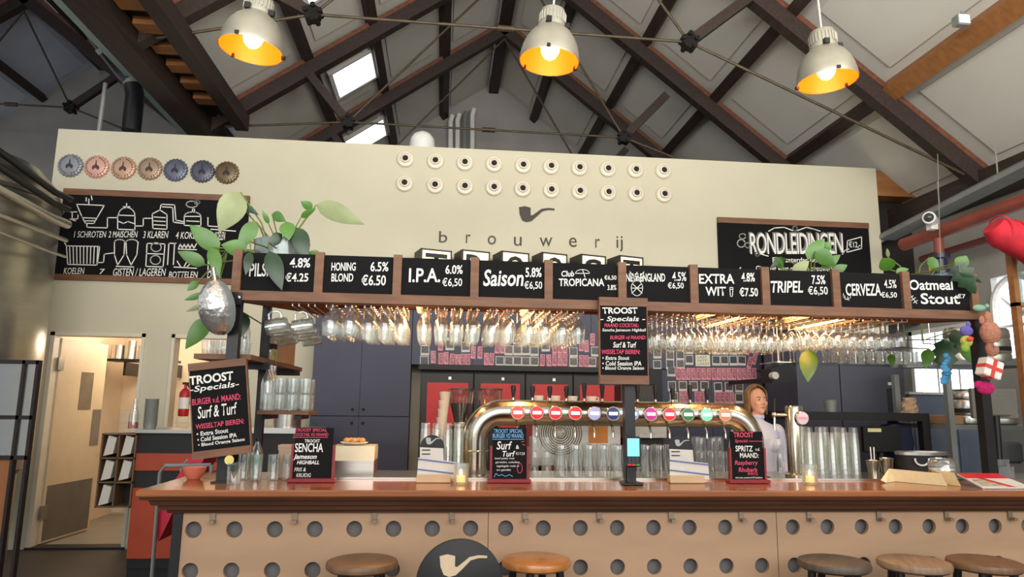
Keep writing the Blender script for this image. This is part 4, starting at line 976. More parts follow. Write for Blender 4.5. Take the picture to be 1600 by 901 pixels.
post_board((300,563,387,713), .1, 'tilted chalkboard TROOST Specials with Surf and Turf on the corner post', [('TROOST',(303,582,371,596),W,.03,0),('-Specials-',(302,598,378,610),W,.012,.15),('BURGER v.d. MAAND:',(303,618,378,628),PK,.01,0),('Surf & Turf',(309,631,370,650),W,.01,.15),('WISSELTAP BIEREN:',(303,658,378,666),PK,.012,0),('• Extra Stout',(303,670,352,677),W,.018,0),('• Cold Session IPA',(303,679,364,686),W,.018,0),('• Blood Orange Saison',(303,688,375,695),W,.018,0)], (0, -.13, .03), .04)
post_board((938,465,1011,600), .105, 'upright chalkboard TROOST Specials with cocktail, burger and taps on the centre post', [('TROOST',(941,480,996,490),W,.03,0),('- Specials -',(938,494,1008,504),W,.015,.2),('MAAND COCKTAIL:',(944,505,998,511),PK,.015,.2),('Sencha Jameson Highball',(941,513,1009,519),W,.012,.1),('BURGER vd MAAND:',(953,524,1009,530),PK,.015,.2),('Surf & Turf',(958,534,994,543),W,.02,.1),('WISSELTAP BIEREN:',(940,546,1000,553),PK,.015,.1),('• Extra Stout',(941,556,983,562),W,.018,.1),('• Cold Session IPA',(941,564,1002,571),W,.018,.1),('• Blood Orange Saison',(941,572,1006,579),W,.018,.1)], (0, .0, 0), .05)

# menu-card holders, terminal, candles, boxes
def card_holder(x0, x1, label):
    Y = .2; a, b = U(x0, 752, Y=Y).x, U(x1, 752, Y=Y).x; w = b-a; cx = (a+b)/2
    t = thing('menu_card_holder', (cx, Y, BT), label, 'card holder', 'menu card holders on the bar')
    MB().bevbox(a+.01, b-.03, Y-.02, Y+.035, BT, BT+.045, .004).build('wooden_block', mat('pale_wood_block', (204,172,134), .6, stretch=(1,6,6)), t)
    R = w*.30; zc_ = BT+.19; cc = a+.09
    MB().prism([(cc+R, Y+.012, BT+.04)]+[(cc+R*math.cos(math.radians(q)), Y+.012, zc_+R*math.sin(math.radians(q))) for q in range(0,181,12)]+[(cc-R, Y+.012, BT+.04)], (0,.006,0)).build('backing_board', M_BLACK, t)
    MB().prism([(cc+.005+x*.10, Y+.0105, zc_+.035+z*.10) for x, z in PIPE], (0,.001,0)).build('pipe_emblem', mat('emblem_grey', (176,176,176), .6), t)
    MB().add([(cc-R+.005,Y+.008,BT+.05),(cc+R+.002,Y+.008,BT+.045),(cc+R-.005,Y+.009,BT+.185),(cc-R,Y+.009,BT+.19)], [(0,1,2,3)]).build('menu_card', M_PAPER, t)
    MB().add([(a+.012,Y-.004,BT+.045),(b+.005,Y-.004,BT+.02),(b+.002,Y+.002,BT+.11),(a+.016,Y+.002,BT+.135)], [(0,1,2,3)]).build('leaflet', M_PAPER, t)
    for z in (.115, .06): MB().add([(a+.013,Y-.0065,BT+z+.008),(b+.004,Y-.0065,BT+z-.017),(b+.004,Y-.0065,BT+z-.009),(a+.013,Y-.0065,BT+z+.016)], [(0,1,2,3)]).build('printed_stripe', mat('stripe_blue', (92,110,164), .7), t)
    for z in (.172, .15): MB().box(cc-R+.012, cc-.01, Y+.0065, Y+.0075, BT+z, BT+z+.006).build('printed_heading', M_BLACK, t)
card_holder(648, 712, 'pale wood menu holder with pipe emblem beside a lit candle')
card_holder(1043, 1107, 'pale wood menu holder with pipe emblem beside the card terminal')
c = U(987, 757, Z=BT); c.y = .09
pt = thing('card_terminal', (c.x, c.y, BT), 'black card payment terminal on a stand with lit blue screen', 'card terminal')
MB().bevbox(c.x-.055, c.x+.055, c.y-.03, c.y+.05, BT, BT+.014, .004).build('base', M_BLACKPAINT, pt)
MB().box(c.x-.022, c.x+.022, c.y, c.y+.03, BT+.014, BT+.13).build('stand', M_BLACKPAINT, pt)
MB().bevbox(c.x-.042, c.x+.042, c.y-.03, c.y, BT+.1, BT+.265, .006).build('housing', M_BLACKPAINT, pt)
MB().box(c.x-.034, c.x+.034, c.y-.0315, c.y-.03, BT+.158, BT+.255).build('screen', glow('terminal_screen', (104,190,226), .9), pt)
for i in range(3):
    for j in range(3): MB().box(c.x-.03+i*.021, c.x-.014+i*.021, c.y-.033, c.y-.03, BT+.122+j*.011, BT+.13+j*.011).build('key', mat('terminal_key', (66,66,70), .6), pt)
for x, col in ((-.034,(206,44,44)),(-.01,(206,150,52)),(.014,(52,150,72))): MB().box(c.x+x, c.x+x+.02, c.y-.033, c.y-.03, BT+.107, BT+.117).build('key', mat('key_%d' % col[0], col, .5), pt)
for x, lab in ((720,'ribbed glass candle holder glowing beside the menu holder'),(1266,'ribbed glass candle holder in front of the stacked tumblers')):
    c = U(x, 756, Z=BT); t = thing('candle_holder', (c.x, c.y, BT), lab, 'candle', 'candles on the bar')
    MB().lathe([(.001,.006),(.038,0),(.042,.006),(.042,.11),(.038,.11),(.038,.012),(.001,.01)], c=(c.x,c.y,BT), n=28).build('glass_cup', M_GLASSW, t, True)
    MB().lathe([(.001,.012),(.024,.012),(.024,.045),(.001,.045)], c=(c.x,c.y,BT), n=18).build('wax', glow('lit_wax', (255,206,110), .8), t)
    MB().ball((c.x,c.y,BT+.062), (.007,.007,.015), 10, 8).build('flame', glow('flame', (255,206,96), 12), t, True)

# ================================================================== PLANTS
def leaf_mesh(mb, a, b, w, bend=.25, fold=.18, lobes=False):
    """a pointed leaf from a to b, w wide, folded along the midrib and drooping"""
    a, b = Vector(a), Vector(b); d = b-a; L = d.length; d.normalize()
    toward = (Vector(CAM)-(a+b)/2).normalized()
    s = d.cross(toward).normalized(); nrm = s.cross(d).normalized(); N = 8; V = []
    for i in range(N+1):
        t = i/N; c = a+d*L*t+nrm*(bend*L*(t*(1-t)))+Vector((0,0,-.1*L*t*t))
        hw = w/2*(math.sin(math.pi*min(t*1.02,1)**.75)**.8 if 0 < t < 1 else .02)
        if lobes and i % 2 == 0 and 2 <= i <= 6: hw *= .62
        V += [c-s*hw+nrm*(-fold*hw), c, c+s*hw+nrm*(-fold*hw)]
    mb.add(V, [(3*i+j, 3*i+j+1, 3*i+j+4, 3*i+j+3) for i in range(N) for j in range(2)])
def plant(name, base, label, leaves, pot=None):
    t = thing(name, base, label, 'plant')
    if pot: pot(t)
    for (x0,y0), (x1,y1), wpx, mt, Y in leaves:
        a, b = U(x0, y0, Y=Y), U(x1, y1, Y=Y-.03); w = wpx*(Y-CAM[1])/F_PX*1.02
        mb = MB(); leaf_mesh(mb, a, b, w, lobes=(wpx > 33 and mt is M_LEAFD)); lf = mb.build('leaf', mt, t, True)
        up = Vector((base.x, base.y, max(2.43, base.z+.12)))
        if a.y < .15 and a.z < 2.40: way = [up, Vector((a.x, .10, 2.42))]
        elif a.z >= 2.26: way = [(a+up)/2]
        elif a.x < .02: way = [up, Vector((-.03, a.y, 2.42))]
        else: way = [up, Vector((a.x, 1.0, 2.42)), Vector((a.x, 1.0, min(2.05, a.z+.05)))]
        P = [base+Vector((0,0,.03))]+way+[a]
        MB().tube(P, [.006]+[.005]*len(way)+[.004], 6).build('stem', M_STEM, t, True)
G, D, P_ = M_LEAF, M_LEAFD, M_LEAFP
pbase = U(440, 396, Y=.42); pbase.z = 2.241
def pot1(t):
    MB().lathe([(.001,.002),(.11,0),(.13,.02)]+[(.13+.006*(i % 2)+.03*i/9, .02+.025*i) for i in range(9)]+[(.165,.25),(.15,.25),(.12,.04),(.001,.03)], c=pbase, n=28).build('pot', mat('ribbed_grey_glass', (150,162,158), .2, .3, var=.2), t, True)
plant('potted_philodendron', pbase, 'leafy plant in a ribbed grey pot on the canopy over the PILSNER board', [
 ((376,300),(343,356),42,P_,.3),((373,317),(405,332),12,D,.35),((494,320),(570,343),30,P_,.4),((488,326),(470,312),14,G,.4),((470,340),(494,322),10,G,.4),
 ((342,392),(297,345),28,G,.25),((320,414),(278,388),20,G,.25),((330,386),(343,428),20,G,.2),((386,392),(346,378),26,G,.25),((400,346),(372,386),24,G,.3),
 ((420,392),(441,447),27,D,.12),((463,355),(480,402),27,D,.25),((447,346),(452,372),24,G,.25),((391,393),(384,426),14,D,.11),((425,334),(447,343),16,G,.35),
 ((420,350),(410,326),8,G,.35),((440,365),(420,380),16,D,.25),((500,400),(480,392),14,G,.3),((326,497),(290,540),26,G,.3),((310,440),(292,452),12,G,.3),((380,488),(374,526),24,D,.5),((318,460),(288,466),10,G,.3),((322,476),(290,484),8,P_,.3)], pot1)
def pot_plain(base):
    return lambda t: MB().lathe([(.001,0),(.07,0),(.085,.02),(.09,.1),(.08,.1),(.07,.03),(.001,.03)], c=base, n=24).build('pot', mat('dark_plant_pot', (58,54,50), .5), t, True)
b2 = U(1262, 430, Y=.45); b2.z = 2.241
plant('potted_ivy', b2, 'light green plant on the canopy before the RONDLEIDINGEN board', [((1262,405),(1288,368),24,G,.4),((1274,392),(1305,412),26,G,.35),((1284,420),(1313,394),18,G,.4),((1300,426),(1324,411),16,G,.4),((1240,428),(1264,404),20,P_,.38),((1226,404),(1204,414),14,D,.4),((1222,420),(1212,398),12,G,.4),((1286,392),(1298,376),16,G,.42)], pot_plain(b2))
b3 = U(1425, 440, Y=.45); b3.z = 2.241
plant('potted_monstera', b3, 'plant with arching stems and dark split leaf over the Oatmeal Stout board', [((1392,422),(1378,400),26,G,.4),((1372,430),(1352,434),14,P_,.4),((1388,402),(1386,386),6,P_,.4),((1400,426),(1420,418),12,G,.4),((1452,402),(1466,422),16,G,.35),((1498,416),(1510,397),22,G,.35),((1492,412),(1524,454),40,D,.12),((1500,425),(1534,438),12,D,.1)], pot_plain(b3))
b4 = U(1475, 520, Y=.7); b4.z = 2.241
plant('hanging_monstera', b4, 'hanging plant with a large dark split leaf below the Oatmeal Stout board', [((1474,530),(1480,580),44,D,.6),((1494,515),(1498,545),24,D,.65),((1452,545),(1446,572),20,G,.55),((1506,540),(1518,565),18,G,.6),((1264,545),(1262,592),28,G,.95),((1392,553),(1394,570),12,G,.9)], pot_plain(b4))
# half mirror ball by the corner post
c = U(342, 480, Y=.12)
hb = thing('half_mirror_ball', c, 'silver half mirror ball hanging beside the corner canopy post', 'mirror ball')
mb = MB(); n = 18
for i in range(8):
    for k in range(n):
        q = []
        for ii, kk in ((i,k),(i,k+1),(i+1,k+1),(i+1,k)):
            th = math.pi/2*ii/8; ph = math.pi*2*kk/n; rr = .155
            q.append((-rr*math.cos(th)*.72, rr*math.sin(th)*math.cos(ph)*.6, rr*math.sin(th)*math.sin(ph)))
        mb.add(q, [(0,1,2,3)])
sh_ = mb.build('mirror_shell', mat('mirror_facets', (226,222,216), .2, .85, var=.3, scale=40, bump=.5), hb, False, False)
MB().lathe([(.155,0),(.001,.0)], n=24, axis='X').build('flat_back', M_GREYMETAL, hb, False, False)
MB().tube([(0,0,.15),(.0,.0,.22)], .012, 8).build('hook', M_STEEL, hb, True, False)
hb.rotation_euler = (0, -.25, .85)

# ================================================================== LEFT SHELVES AND WHAT STANDS THERE
sh = thing('bottle_shelf', (.0, 1.0, 1.80), 'brown plank shelf running back from the corner canopy post', 'shelf')
MB().prism([(-.16,.26,1.775),(.15,.26,1.775),(.15,.85,1.775),(.04,.85,1.775),(.04,.92,1.775),(.15,.92,1.775),(.15,1.75,1.775),(-.16,1.75,1.775)], (0,0,.029)).build('plank', M_FRAMEWOOD, sh)
for y in (.6, 1.55): MB().box(-.1, .17, y-.03, y+.03, 1.735, 1.775).build('bracket', M_BLACKPAINT, sh)
s2 = thing('glass_shelf', (.23, .85, 1.485), 'brown shelf of bottles and mugs below the plank shelf', 'shelf')
MB().box(.1, .41, .68, 1.02, 1.465, 1.486).build('plank', M_FRAMEWOOD, s2)
for x in (.14, .34): MB().box(x-.02, x+.02, .72, 1.0, 1.435, 1.465).build('bracket', M_BLACKPAINT, s2)
BOT = [(.001,.004),(.034,0),(.037,.008),(.037,.17),(.03,.2),(.014,.235),(.013,.27),(.016,.272),(.016,.285)]
scatter(glass_obj('glass_bottle', BOT, 18, M_GLASSW), [(.14,.725,1.487),(.14,.805,1.487),(.14,.885,1.487),(-.02,.72,1.805)], 'clear glass bottle on the shelves beside the corner post', 'clear bottles on the shelves')
scatter(glass_obj('shelf_mug_glass', [(.001,.005),(.032,0),(.036,.01),(.037,.1),(.034,.1),(.032,.014),(.001,.012)], 16, M_GLASSW), [(x, y, z) for x in (.22,.297,.374) for y in (.74,.86) for z in (1.487,1.588)], 'heavy glass tumbler piled two high on the lower shelf', 'tumblers on the lower shelf')
scatter(glass_obj('small_glass', SH, 14, M_GLASSW), [(-.11+i*.078, .33+j*.09, 1.805) for i in range(3) for j in range(3)], 'small clear glass at the front of the plank shelf', 'small glasses on the plank shelf')
c = (.06, 1.03, 1.805)
t = thing('storage_jar', c, 'glass storage jar with yellow-green contents on the plank shelf', 'jar')
MB().lathe([(.001,.004),(.05,0),(.055,.01),(.055,.15),(.045,.17)], c=c, n=20).build('jar', M_GLASSW, t, True)
MB().lathe([(.001,.008),(.05,.008),(.05,.08),(.001,.08)], c=c, n=20).build('contents', mat('yellow_green', (196,190,70), .6), t)
MB().lathe([(.056,.085),(.056,.12)], c=c, n=20).build('label', M_BLACK, t)
MB().lathe([(.05,.17),(.05,.195),(.001,.197)], c=c, n=20).build('lid', M_STEEL, t, True)
o = MB().bevbox(-.02, .14, 1.2, 1.5, 1.805, 2.0, .004).build('cardboard_box', mat('cardboard', (172,134,96), .8, var=.1)); tag(o, 'brown cardboard box at the end of the plank shelf', 'box')
c = U(303, 744, Y=.35); c.z = BT
tag(MB().lathe([(.001,.006),(.03,0),(.045,.015),(.06,.05),(.063,.065),(.058,.065),(.04,.02),(.001,.014)], c=(c.x,.35,BT), n=28).build('bowl', mat('salmon_ceramic', (222,122,96), .35), None, True), 'small salmon pink ceramic bowl on the corner of the bar', 'bowl')
c = U(399, 745, Y=.38)
t = thing('water_bottle', (c.x, .38, BT), 'clear water bottle with a green label on the bar', 'bottle')
MB().lathe([(.001,.004),(.03,0),(.032,.01),(.032,.14),(.025,.17),(.012,.195),(.012,.21)], c=(c.x,.38,BT), n=18).build('body', M_GLASS, t, True)
MB().lathe([(.033,.07),(.033,.12)], c=(c.x,.38,BT), n=18).build('label', mat('green_label', (52,160,104), .5), t, True)
MB().lathe([(.014,.205),(.014,.225),(.001,.226)], c=(c.x,.38,BT), n=14).build('cap', M_BLACK, t, True)
c = U(366, 745, Y=.33)
t = thing('garnished_glass', (c.x+.06, .1, BT), 'glass with rosemary and a lemon slice beside the corner post', 'glass')
MB().lathe([(.001,.005),(.03,0),(.034,.01),(.037,.11)], c=(c.x+.06,.1,BT), n=18).build('glass', M_GLASS, t, True)
mb = MB()
for k in range(9): a = k*.7; leaf_mesh(mb, (c.x+.06,.1,BT+.03), (c.x+.06+.03*math.cos(a),.1+.03*math.sin(a),BT+.115+.01*(k % 3)), .008)
mb.build('rosemary', M_LEAFD, t)
MB().lathe([(.001,-.003),(.024,-.003),(.024,.003),(.001,.003)], c=(c.x+.035,.085,BT+.125), n=18, axis='Y').build('lemon_slice', mat('lemon', (232,214,120), .5), t)
a, b = U(441, 745, Y=.45), U(454, 745, Y=.45)
st_ = thing('coaster_stack', ((a.x+b.x)/2, .45, BT), 'tall stack of pale coasters beside the SENCHA sign', 'coasters')
mb0 = None
for k in range(22):
    o = (MB().box(-.045, .045, -.045, .045, 0, .007).build('coaster', mat('coaster_card', (206,176,150), .8), st_, False, False) if k == 0 else mb0.copy())
    if k == 0: mb0 = o
    else: COL.objects.link(o)
    o.location = (rs.uniform(-.004,.004), rs.uniform(-.003,.003), .0085*k)
a, b = U(516, 750, Y=.5), U(583, 750, Y=.5); zt = U(550, 697, Y=.5).z
t = thing('steel_counter_box', ((a.x+b.x)/2, .56, WT), 'brushed steel counter box with a sloping lid coloured as if lit', 'container')
zm = WT+(zt-WT)*.55
MB().box(a.x, b.x, .5, .75, WT, zm).build('body', M_STEEL, t)
MB().prism([(a.x,.5,zm),(a.x,.53,zt),(a.x,.75,zt),(a.x,.75,zm)], (b.x-a.x,0,0)).build('lid', mat('lit_tone_lid', (214,208,180), .35), t)  # paler colour stands for the light on the sloping lid
pc = ((a.x*.55+b.x*.45), .64, zt)
t = thing('pastry_plate', pc, 'small plate of pastries on the steel box', 'plate')
MB().lathe([(.001,.004),(.06,.004),(.085,.016),(.082,.018),(.05,.008)], c=pc, n=24).build('plate', M_WHITE, t, True)
for k in range(5): MB().ball((pc[0]-.045+.023*k, pc[1]+.02*(k % 2), pc[2]+.028), (.022,.022,.016), 10, 6).build('pastry', mat('pastry_crust', (206,156,96), .6), t, True)

# left side: orange cabinet, pigeonholes, high chair, extinguisher, tank, glazed door
M_ORANGE = mat('burnt_orange_laminate', (168,66,34), .45, var=.12)
Y = 2.9; a, b = U(206, 780, Y=Y).x, U(350, 780, Y=Y).x; zt = U(260, 671, Y=Y).z
t = thing('orange_cabinet', ((a+b)/2, 3.2, 0), 'burnt orange service cabinet with black niches beside the kitchen door', 'cabinet')
MB().box(a, b, Y+.02, Y+.6, .08, zt-.03).build('carcass', M_BLACK, t)
MB().box(a-.02, b+.02, Y-.02, Y+.62, zt-.03, zt).build('steel_top', M_STEEL, t)
z = [U(260, q, Y=Y).z for q in (708,735,762,872)]
MB().box(a, b, Y, Y+.02, z[1], z[0]).build('drawer_front', M_ORANGE, t)
MB().box(a, (a+b)/2-.003, Y, Y+.02, max(z[3],.08), z[2]).build('door', M_ORANGE, t); MB().box((a+b)/2+.003, b, Y, Y+.02, max(z[3],.08), z[2]).build('door', M_ORANGE, t)
MB().box(a, b, Y+.04, Y+.6, 0, .08).build('plinth', M_BLACK, t)
p0, p1 = U(168, 690, Y=Y-.02), U(205, 690, Y=Y-.02); z0, z1 = U(180, 793, Y=Y-.02).z, U(190, 677, Y=Y-.02).z
t = thing('pigeonhole_rack', ((p0.x+p1.x)/2, Y, z0), 'wooden pigeonhole rack with napkins on the orange cabinet side', 'rack')
x1 = a-.001; x0 = x1-.3; MW = mat('rack_wood', (110,84,58), .6)
MB().box(x0, x1, Y+.2, Y+.21, z0, z1).build('back', M_BLACK, t)
for x in (x0, (x0+x1)/2-.006, x1-.012): MB().box(x, x+.012, Y-.02, Y+.2, z0, z1).build('divider', MW, t)
for k in range(4): zz = z0+(z1-z0-.012)*k/3; MB().box(x0, x1, Y-.02, Y+.2, zz, zz+.012).build('shelf', MW, t)
for k in range(3):
    for j in range(2):
        if (k, j) == (0, 1): continue
        xx = x0+.02+(x1-x0)/2*j; zz = z0+(z1-z0)*k/3+.016
        MB().add([(xx,Y,zz),(xx+.08,Y,zz+.02),(xx+.1,Y,zz+.16),(xx+.03,Y,zz+.18),(xx,Y+.1,zz),(xx+.08,Y+.1,zz+.02),(xx+.1,Y+.1,zz+.16),(xx+.03,Y+.1,zz+.18)], [(0,1,2,3),(7,6,5,4),(0,4,5,1),(1,5,6,2),(2,6,7,3),(3,7,4,0)]).build('napkin_pack', M_PAPER, t)
c = U(234, 668, Y=Y+.15)
t = thing('cup_stack', (c.x, Y+.15, zt), 'stack of grey metal cups on the orange cabinet', 'cups')
for k in range(9): MB().lathe([(.05,0),(.06,.05),(.062,.05)], c=(c.x,Y+.15,zt+.028*k), n=18).build('cup', M_GREYMETAL, t, True)
c = U(208, 668, Y=Y+.2)
t = thing('sauce_bottle', (c.x, Y+.2, zt), 'clear bottle with red sauce on the orange cabinet', 'bottle')
MB().lathe([(.001,0),(.045,0),(.045,.13),(.022,.2),(.02,.27)], c=(c.x,Y+.2,zt), n=18).build('bottle', M_GLASSW, t, True)
MB().lathe([(.001,.004),(.042,.004),(.042,.06),(.001,.06)], c=(c.x,Y+.2,zt), n=18).build('sauce', mat('red_sauce', (178,48,32), .4), t)
c = U(288, 628, Y=WY-.09)
t = thing('fire_extinguisher', (c.x, WY-.09, c.z-.15), 'red fire extinguisher with white label between the doorway and the tilted board', 'fire extinguisher')
MB().lathe([(.001,-.15),(.05,-.15),(.055,-.13),(.055,.1),(.03,.14),(.015,.15),(.015,.19)], c=(c.x,WY-.09,c.z), n=20).build('cylinder', mat('extinguisher_red', (190,30,40), .3), t, True)
MB().lathe([(.056,-.07),(.056,.05)], c=(c.x,WY-.09,c.z), n=20).build('label', M_WHITE, t, True)
MB().beam((c.x-.03,WY-.1,c.z+.2),(c.x+.05,WY-.1,c.z+.2),.02,.025).build('handle', M_BLACK, t)
MB().tube([(c.x+.02,WY-.1,c.z+.19),(c.x+.08,WY-.1,c.z+.1),(c.x+.065,WY-.1,c.z-.02)], .009, 6).build('hose', M_BLACK, t, True)
MB().box(c.x-.02, c.x+.02, WY-.04, WY-.002, c.z-.02, c.z+.04).build('wall_bracket', M_BLACK, t)
fl_ = .9
P1 = [U(x, y, Y=fl_) for x, y in ((240,890),(250,738),(258,727),(330,726))]; P1[0].z = 0
t = thing('high_chair', (P1[0].x+.1, fl_, 0), 'folded steel-tube high chair with a pinkish red seat beside the bar', 'high chair')
for dy in (0, .38):
    q = [p+Vector((0,dy,0)) for p in P1]; q[0].z = 0; MB().tube(q, .012, 8).build('frame_tube', M_GREYMETAL, t, True)
    q = [Vector((P1[3].x, fl_+dy, P1[3].z)), Vector((P1[0].x+.36, fl_+dy, 0))]; MB().tube(q, .012, 8).build('leg', M_GREYMETAL, t, True)
s = [U(x, y, Y=fl_+.03) for x, y in ((300,708),(322,712),(285,770),(248,845),(238,825),(262,768))]
MB().prism(s, (0,.3,0)).build('seat_sling', mat('raspberry_plastic', (200,30,62), .4), t)
MB().tube([P1[1]+Vector((0,0,-.2)), P1[1]+Vector((0,.38,-.2))], .01, 8).build('crossbar', M_GREYMETAL, t, True)
# fermenter tank and its pipes
tk = thing('fermentation_tank', (-3.5, 3.1, 0), 'large stainless fermentation tank at the end of the white wall', 'tank')
MB().lathe([(.9,.9),(.92,1.0),(.92,3.45),(.88,3.6),(.72,3.78),(.4,3.92),(.12,3.97),(.12,4.05),(.001,4.06)], c=(-3.5,3.1,0), n=48).build('shell', mat('tank_steel', (178,172,158), .3, 1.0, var=.15, scale=2, stretch=(1,1,6)), tk, True)
MB().lathe([(.93,3.42),(.945,3.44),(.93,3.46)], c=(-3.5,3.1,0), n=48).build('weld_band', M_STEEL, tk, True)
MB().lathe([(.92,1.0),(.6,.5),(.12,.25),(.001,.25)], c=(-3.5,3.1,0), n=36).build('cone', M_BLACKPAINT, tk, True)
for a in (45,135,225,315): MB().tube([(-3.5+.8*math.cos(math.radians(a)),3.1+.8*math.sin(math.radians(a)),1.0),(-3.5+.8*math.cos(math.radians(a)),3.1+.8*math.sin(math.radians(a)),0)], .05, 10).build('leg', M_STEEL, tk, True)
for (xa_, ya_, xb_, yb_, rr, mt, lab) in ((0,236,86,300,.032,M_BLACKPAINT,'upper black insulated pipe crossing the steel tank'),(0,262,82,316,.03,M_BLACKPAINT,'lower black insulated pipe crossing the steel tank'),(0,300,80,340,.045,M_STEEL,'thick steel pipe crossing the tank'),(0,345,78,366,.02,M_STEEL,'thin steel pipe under the thick one'),(0,372,76,392,.014,M_STEEL,'thinnest steel pipe lowest on the tank')):
    A, B = U(xa_-30, ya_-20, Y=1.95), U(xb_, yb_, Y=2.9)
    d = (B-A).normalized(); o = MB().tube([A, B, B+Vector((.02,.25,0))], rr, 10).build('process_pipe', mt, None, True); tag(o, lab, 'pipe')
Y = 3.6; a, b = -3.5, U(43, 700, Y=2.0).x
Yd = 2.0; p0, p1 = U(-12, 700, Y=Yd).x, U(44, 700, Y=Yd).x; zt = U(30, 562, Y=Yd).z; zm = U(30, 718, Y=Yd).z; zk = U(30,655,Y=Yd).z
t = thing('glazed_wooden_screen', ((p0+p1)/2, Yd, 0), 'dark-framed glazed screen with an orange wooden lower panel by the tank', 'screen')
for x in (p0-.3, p1-.12, p1-.02): MB().box(x, x+.022, Yd, Yd+.05, 0, zt).build('stile', M_BROWNDARK, t)
for zz in (zt-.03, zk, zm, .0): MB().box(p0-.3, p1, Yd, Yd+.05, zz, zz+.03).build('rail', M_BROWNDARK, t)
MB().box(p0-.28, p1-.12, Yd+.02, Yd+.03, .03, zm).build('lower_panel', mat('orange_door_wood', (150,92,48), .5, stretch=(6,1,1)), t)
for x0_, x1_ in ((p0-.278, p1-.12), (p1-.098, p1-.02)):
    for z0_, z1_ in ((zm+.03, zk), (zk+.03, zt-.03)): MB().box(x0_, x1_, Yd+.02, Yd+.026, z0_, z1_).build('pane', glassy('door_pane', (206,214,210), .12), t)
struct(MB().add([(-2.0,1.6,.004),(-.9,1.9,.004),(-.5,.6,.004),(-.6,-.4,.004)], [(0,1,2,3)]).build('floor_tile_patch', mat('pale_floor_tiles', (196,184,158), .5, var=.3, scale=12)))
# kitchen shelf with pots, back counter behind the shelves
p0, p1 = U(166, 560, Y=5.6), U(232, 560, Y=5.6)
t = thing('kitchen_shelf', ((p0.x+p1.x)/2, 5.7, p0.z), 'steel kitchen shelf high on the wall inside the doorway', 'shelf')
MB().box(p0.x, p1.x+.3, 5.55, 5.9, p0.z-.03, p0.z).build('board', M_BLACKPAINT, t)
for k in range(2): MB().box(p0.x+.1+.5*k, p0.x+.13+.5*k, 5.88, 6.49, p0.z-.2, p0.z-.03).build('bracket', M_BLACKPAINT, t)
for k, (x, rr, hh) in enumerate(((183,.08,.18),(206,.07,.24),(225,.05,.18))):
    c = U(x, 560, Y=5.7+.06*k); o = MB().lathe([(.001,0),(rr,0),(rr,hh),(rr-.01,hh),(rr-.01,.02),(.001,.02)], c=(c.x,5.7,p0.z), n=20).build('cooking_pot', M_STEEL, None, True); tag(o, ('wide','tall','narrow')[k]+' steel cooking pot on the kitchen shelf', 'pot')
a, b = U(376, 680, Y=3.0).x, U(500, 680, Y=3.0).x; zt = U(420, 668, Y=3.0).z
t = thing('back_counter', ((a+b)/2, 3.3, 0), 'black counter with a steel edge behind the bottle shelves', 'counter')
MB().box(a, b, 3.0, 3.6, 0, zt-.05).build('body', M_BLACK, t); MB().box(a-.02, b, 2.97, 3.6, zt-.05, zt).build('steel_top', M_STEEL, t)
c = U(448, 668, Y=3.2)
t = thing('steel_saucepan', (c.x, 3.2, zt), 'squat steel canister on the counter behind the shelves', 'canister')
MB().lathe([(.001,0),(.13,0),(.13,.18),(.12,.18)], c=(c.x,3.2,zt), n=22).build('body', M_STEEL, t, True)
MB().lathe([(.135,.18),(.12,.2),(.02,.215),(.02,.23),(.001,.235)], c=(c.x,3.2,zt), n=22).build('lid', M_STEEL, t, True)

# ================================================================== BEHIND THE TAPS
Y = 1.7
a, b = U(660, 700, Y=1.5).x, U(1065, 700, Y=1.5).x; BZ = 1.02
t = thing('rear_work_table', ((a+b)/2, 1.8, 0), 'black work table behind the taps carrying the coffee machines', 'table')
MB().box(a, b, 1.5, 2.15, BZ-.05, BZ).build('table_top', M_BLACK, t)
for x in (a+.05, b-.05):
    for y in (1.55, 2.1): MB().box(x-.03, x+.03, y-.03, y+.03, 0, BZ-.05).build('leg', M_BLACK, t)
def grinder(x, full, label):
    c = U(x, 660, Y=Y); z0 = U(x, 661, Y=Y).z; z1 = U(x, 607, Y=Y).z; h = z1-z0
    t = thing('coffee_grinder', (c.x, Y, BZ), label, 'coffee grinder', 'coffee grinders')
    MB().bevbox(c.x-.09, c.x+.09, Y-.1, Y+.14, BZ, z0-.03, .015).build('body', M_BLACKPAINT, t)
    MB().lathe([(.075,-.03),(.08,-.02),(.06,0),(.055,.01)], c=(c.x,Y,z0), n=24).build('collar', M_STEELH, t, True)
    MB().lathe([(.052,.01),(.062,.06),(.092,h*.62),(.098,h-.01)], c=(c.x,Y,z0), n=28).build('hopper', glassy('hopper_plastic', (222,214,206), .08), t, True)
    MB().lathe([(.1,h-.01),(.1,h),(.001,h+.006)], c=(c.x,Y,z0), n=28).build('lid', mat('smoked_lid', (84,62,52), .3), t, True)
    if full: MB().lathe([(.001,.012),(.05,.012),(.06,.06),(.088,h*.58),(.001,h*.6)], c=(c.x,Y,z0), n=28).build('coffee_beans', mat('coffee_beans', (52,30,24), .5, var=.5, scale=60, bump=.6), t, True)
grinder(720, True, 'coffee grinder with a hopper half full of dark beans')
grinder(765, False, 'coffee grinder with an empty clear hopper')
c = U(702, 640, Y=1.66)
t = thing('paper_cup_stack', (c.x-.02, 1.66, BZ), 'leaning tower of white paper cups printed with circles by the bean hopper', 'cups')
z1 = U(702, 612, Y=1.66).z
for k in range(9):
    zz = BZ+.001+(z1-BZ-.1)*k/8
    MB().lathe([(.03,0),(.042,.1),(.044,.1)], c=(c.x-.085+.006*k,1.56,zz), n=16).build('cup', M_PAPER, t, True)
a, b = U(828, 700, Y=Y).x, U(962, 700, Y=Y).x; z1 = U(895, 641, Y=Y).z
t = thing('espresso_machine', ((a+b)/2, 1.8, BZ), 'steel espresso machine seen from behind with a round ringed vent', 'coffee machine')
MB().bevbox(a, b, Y-.15, Y+.3, BZ+.06, z1, .012).build('housing', M_STEEL, t)
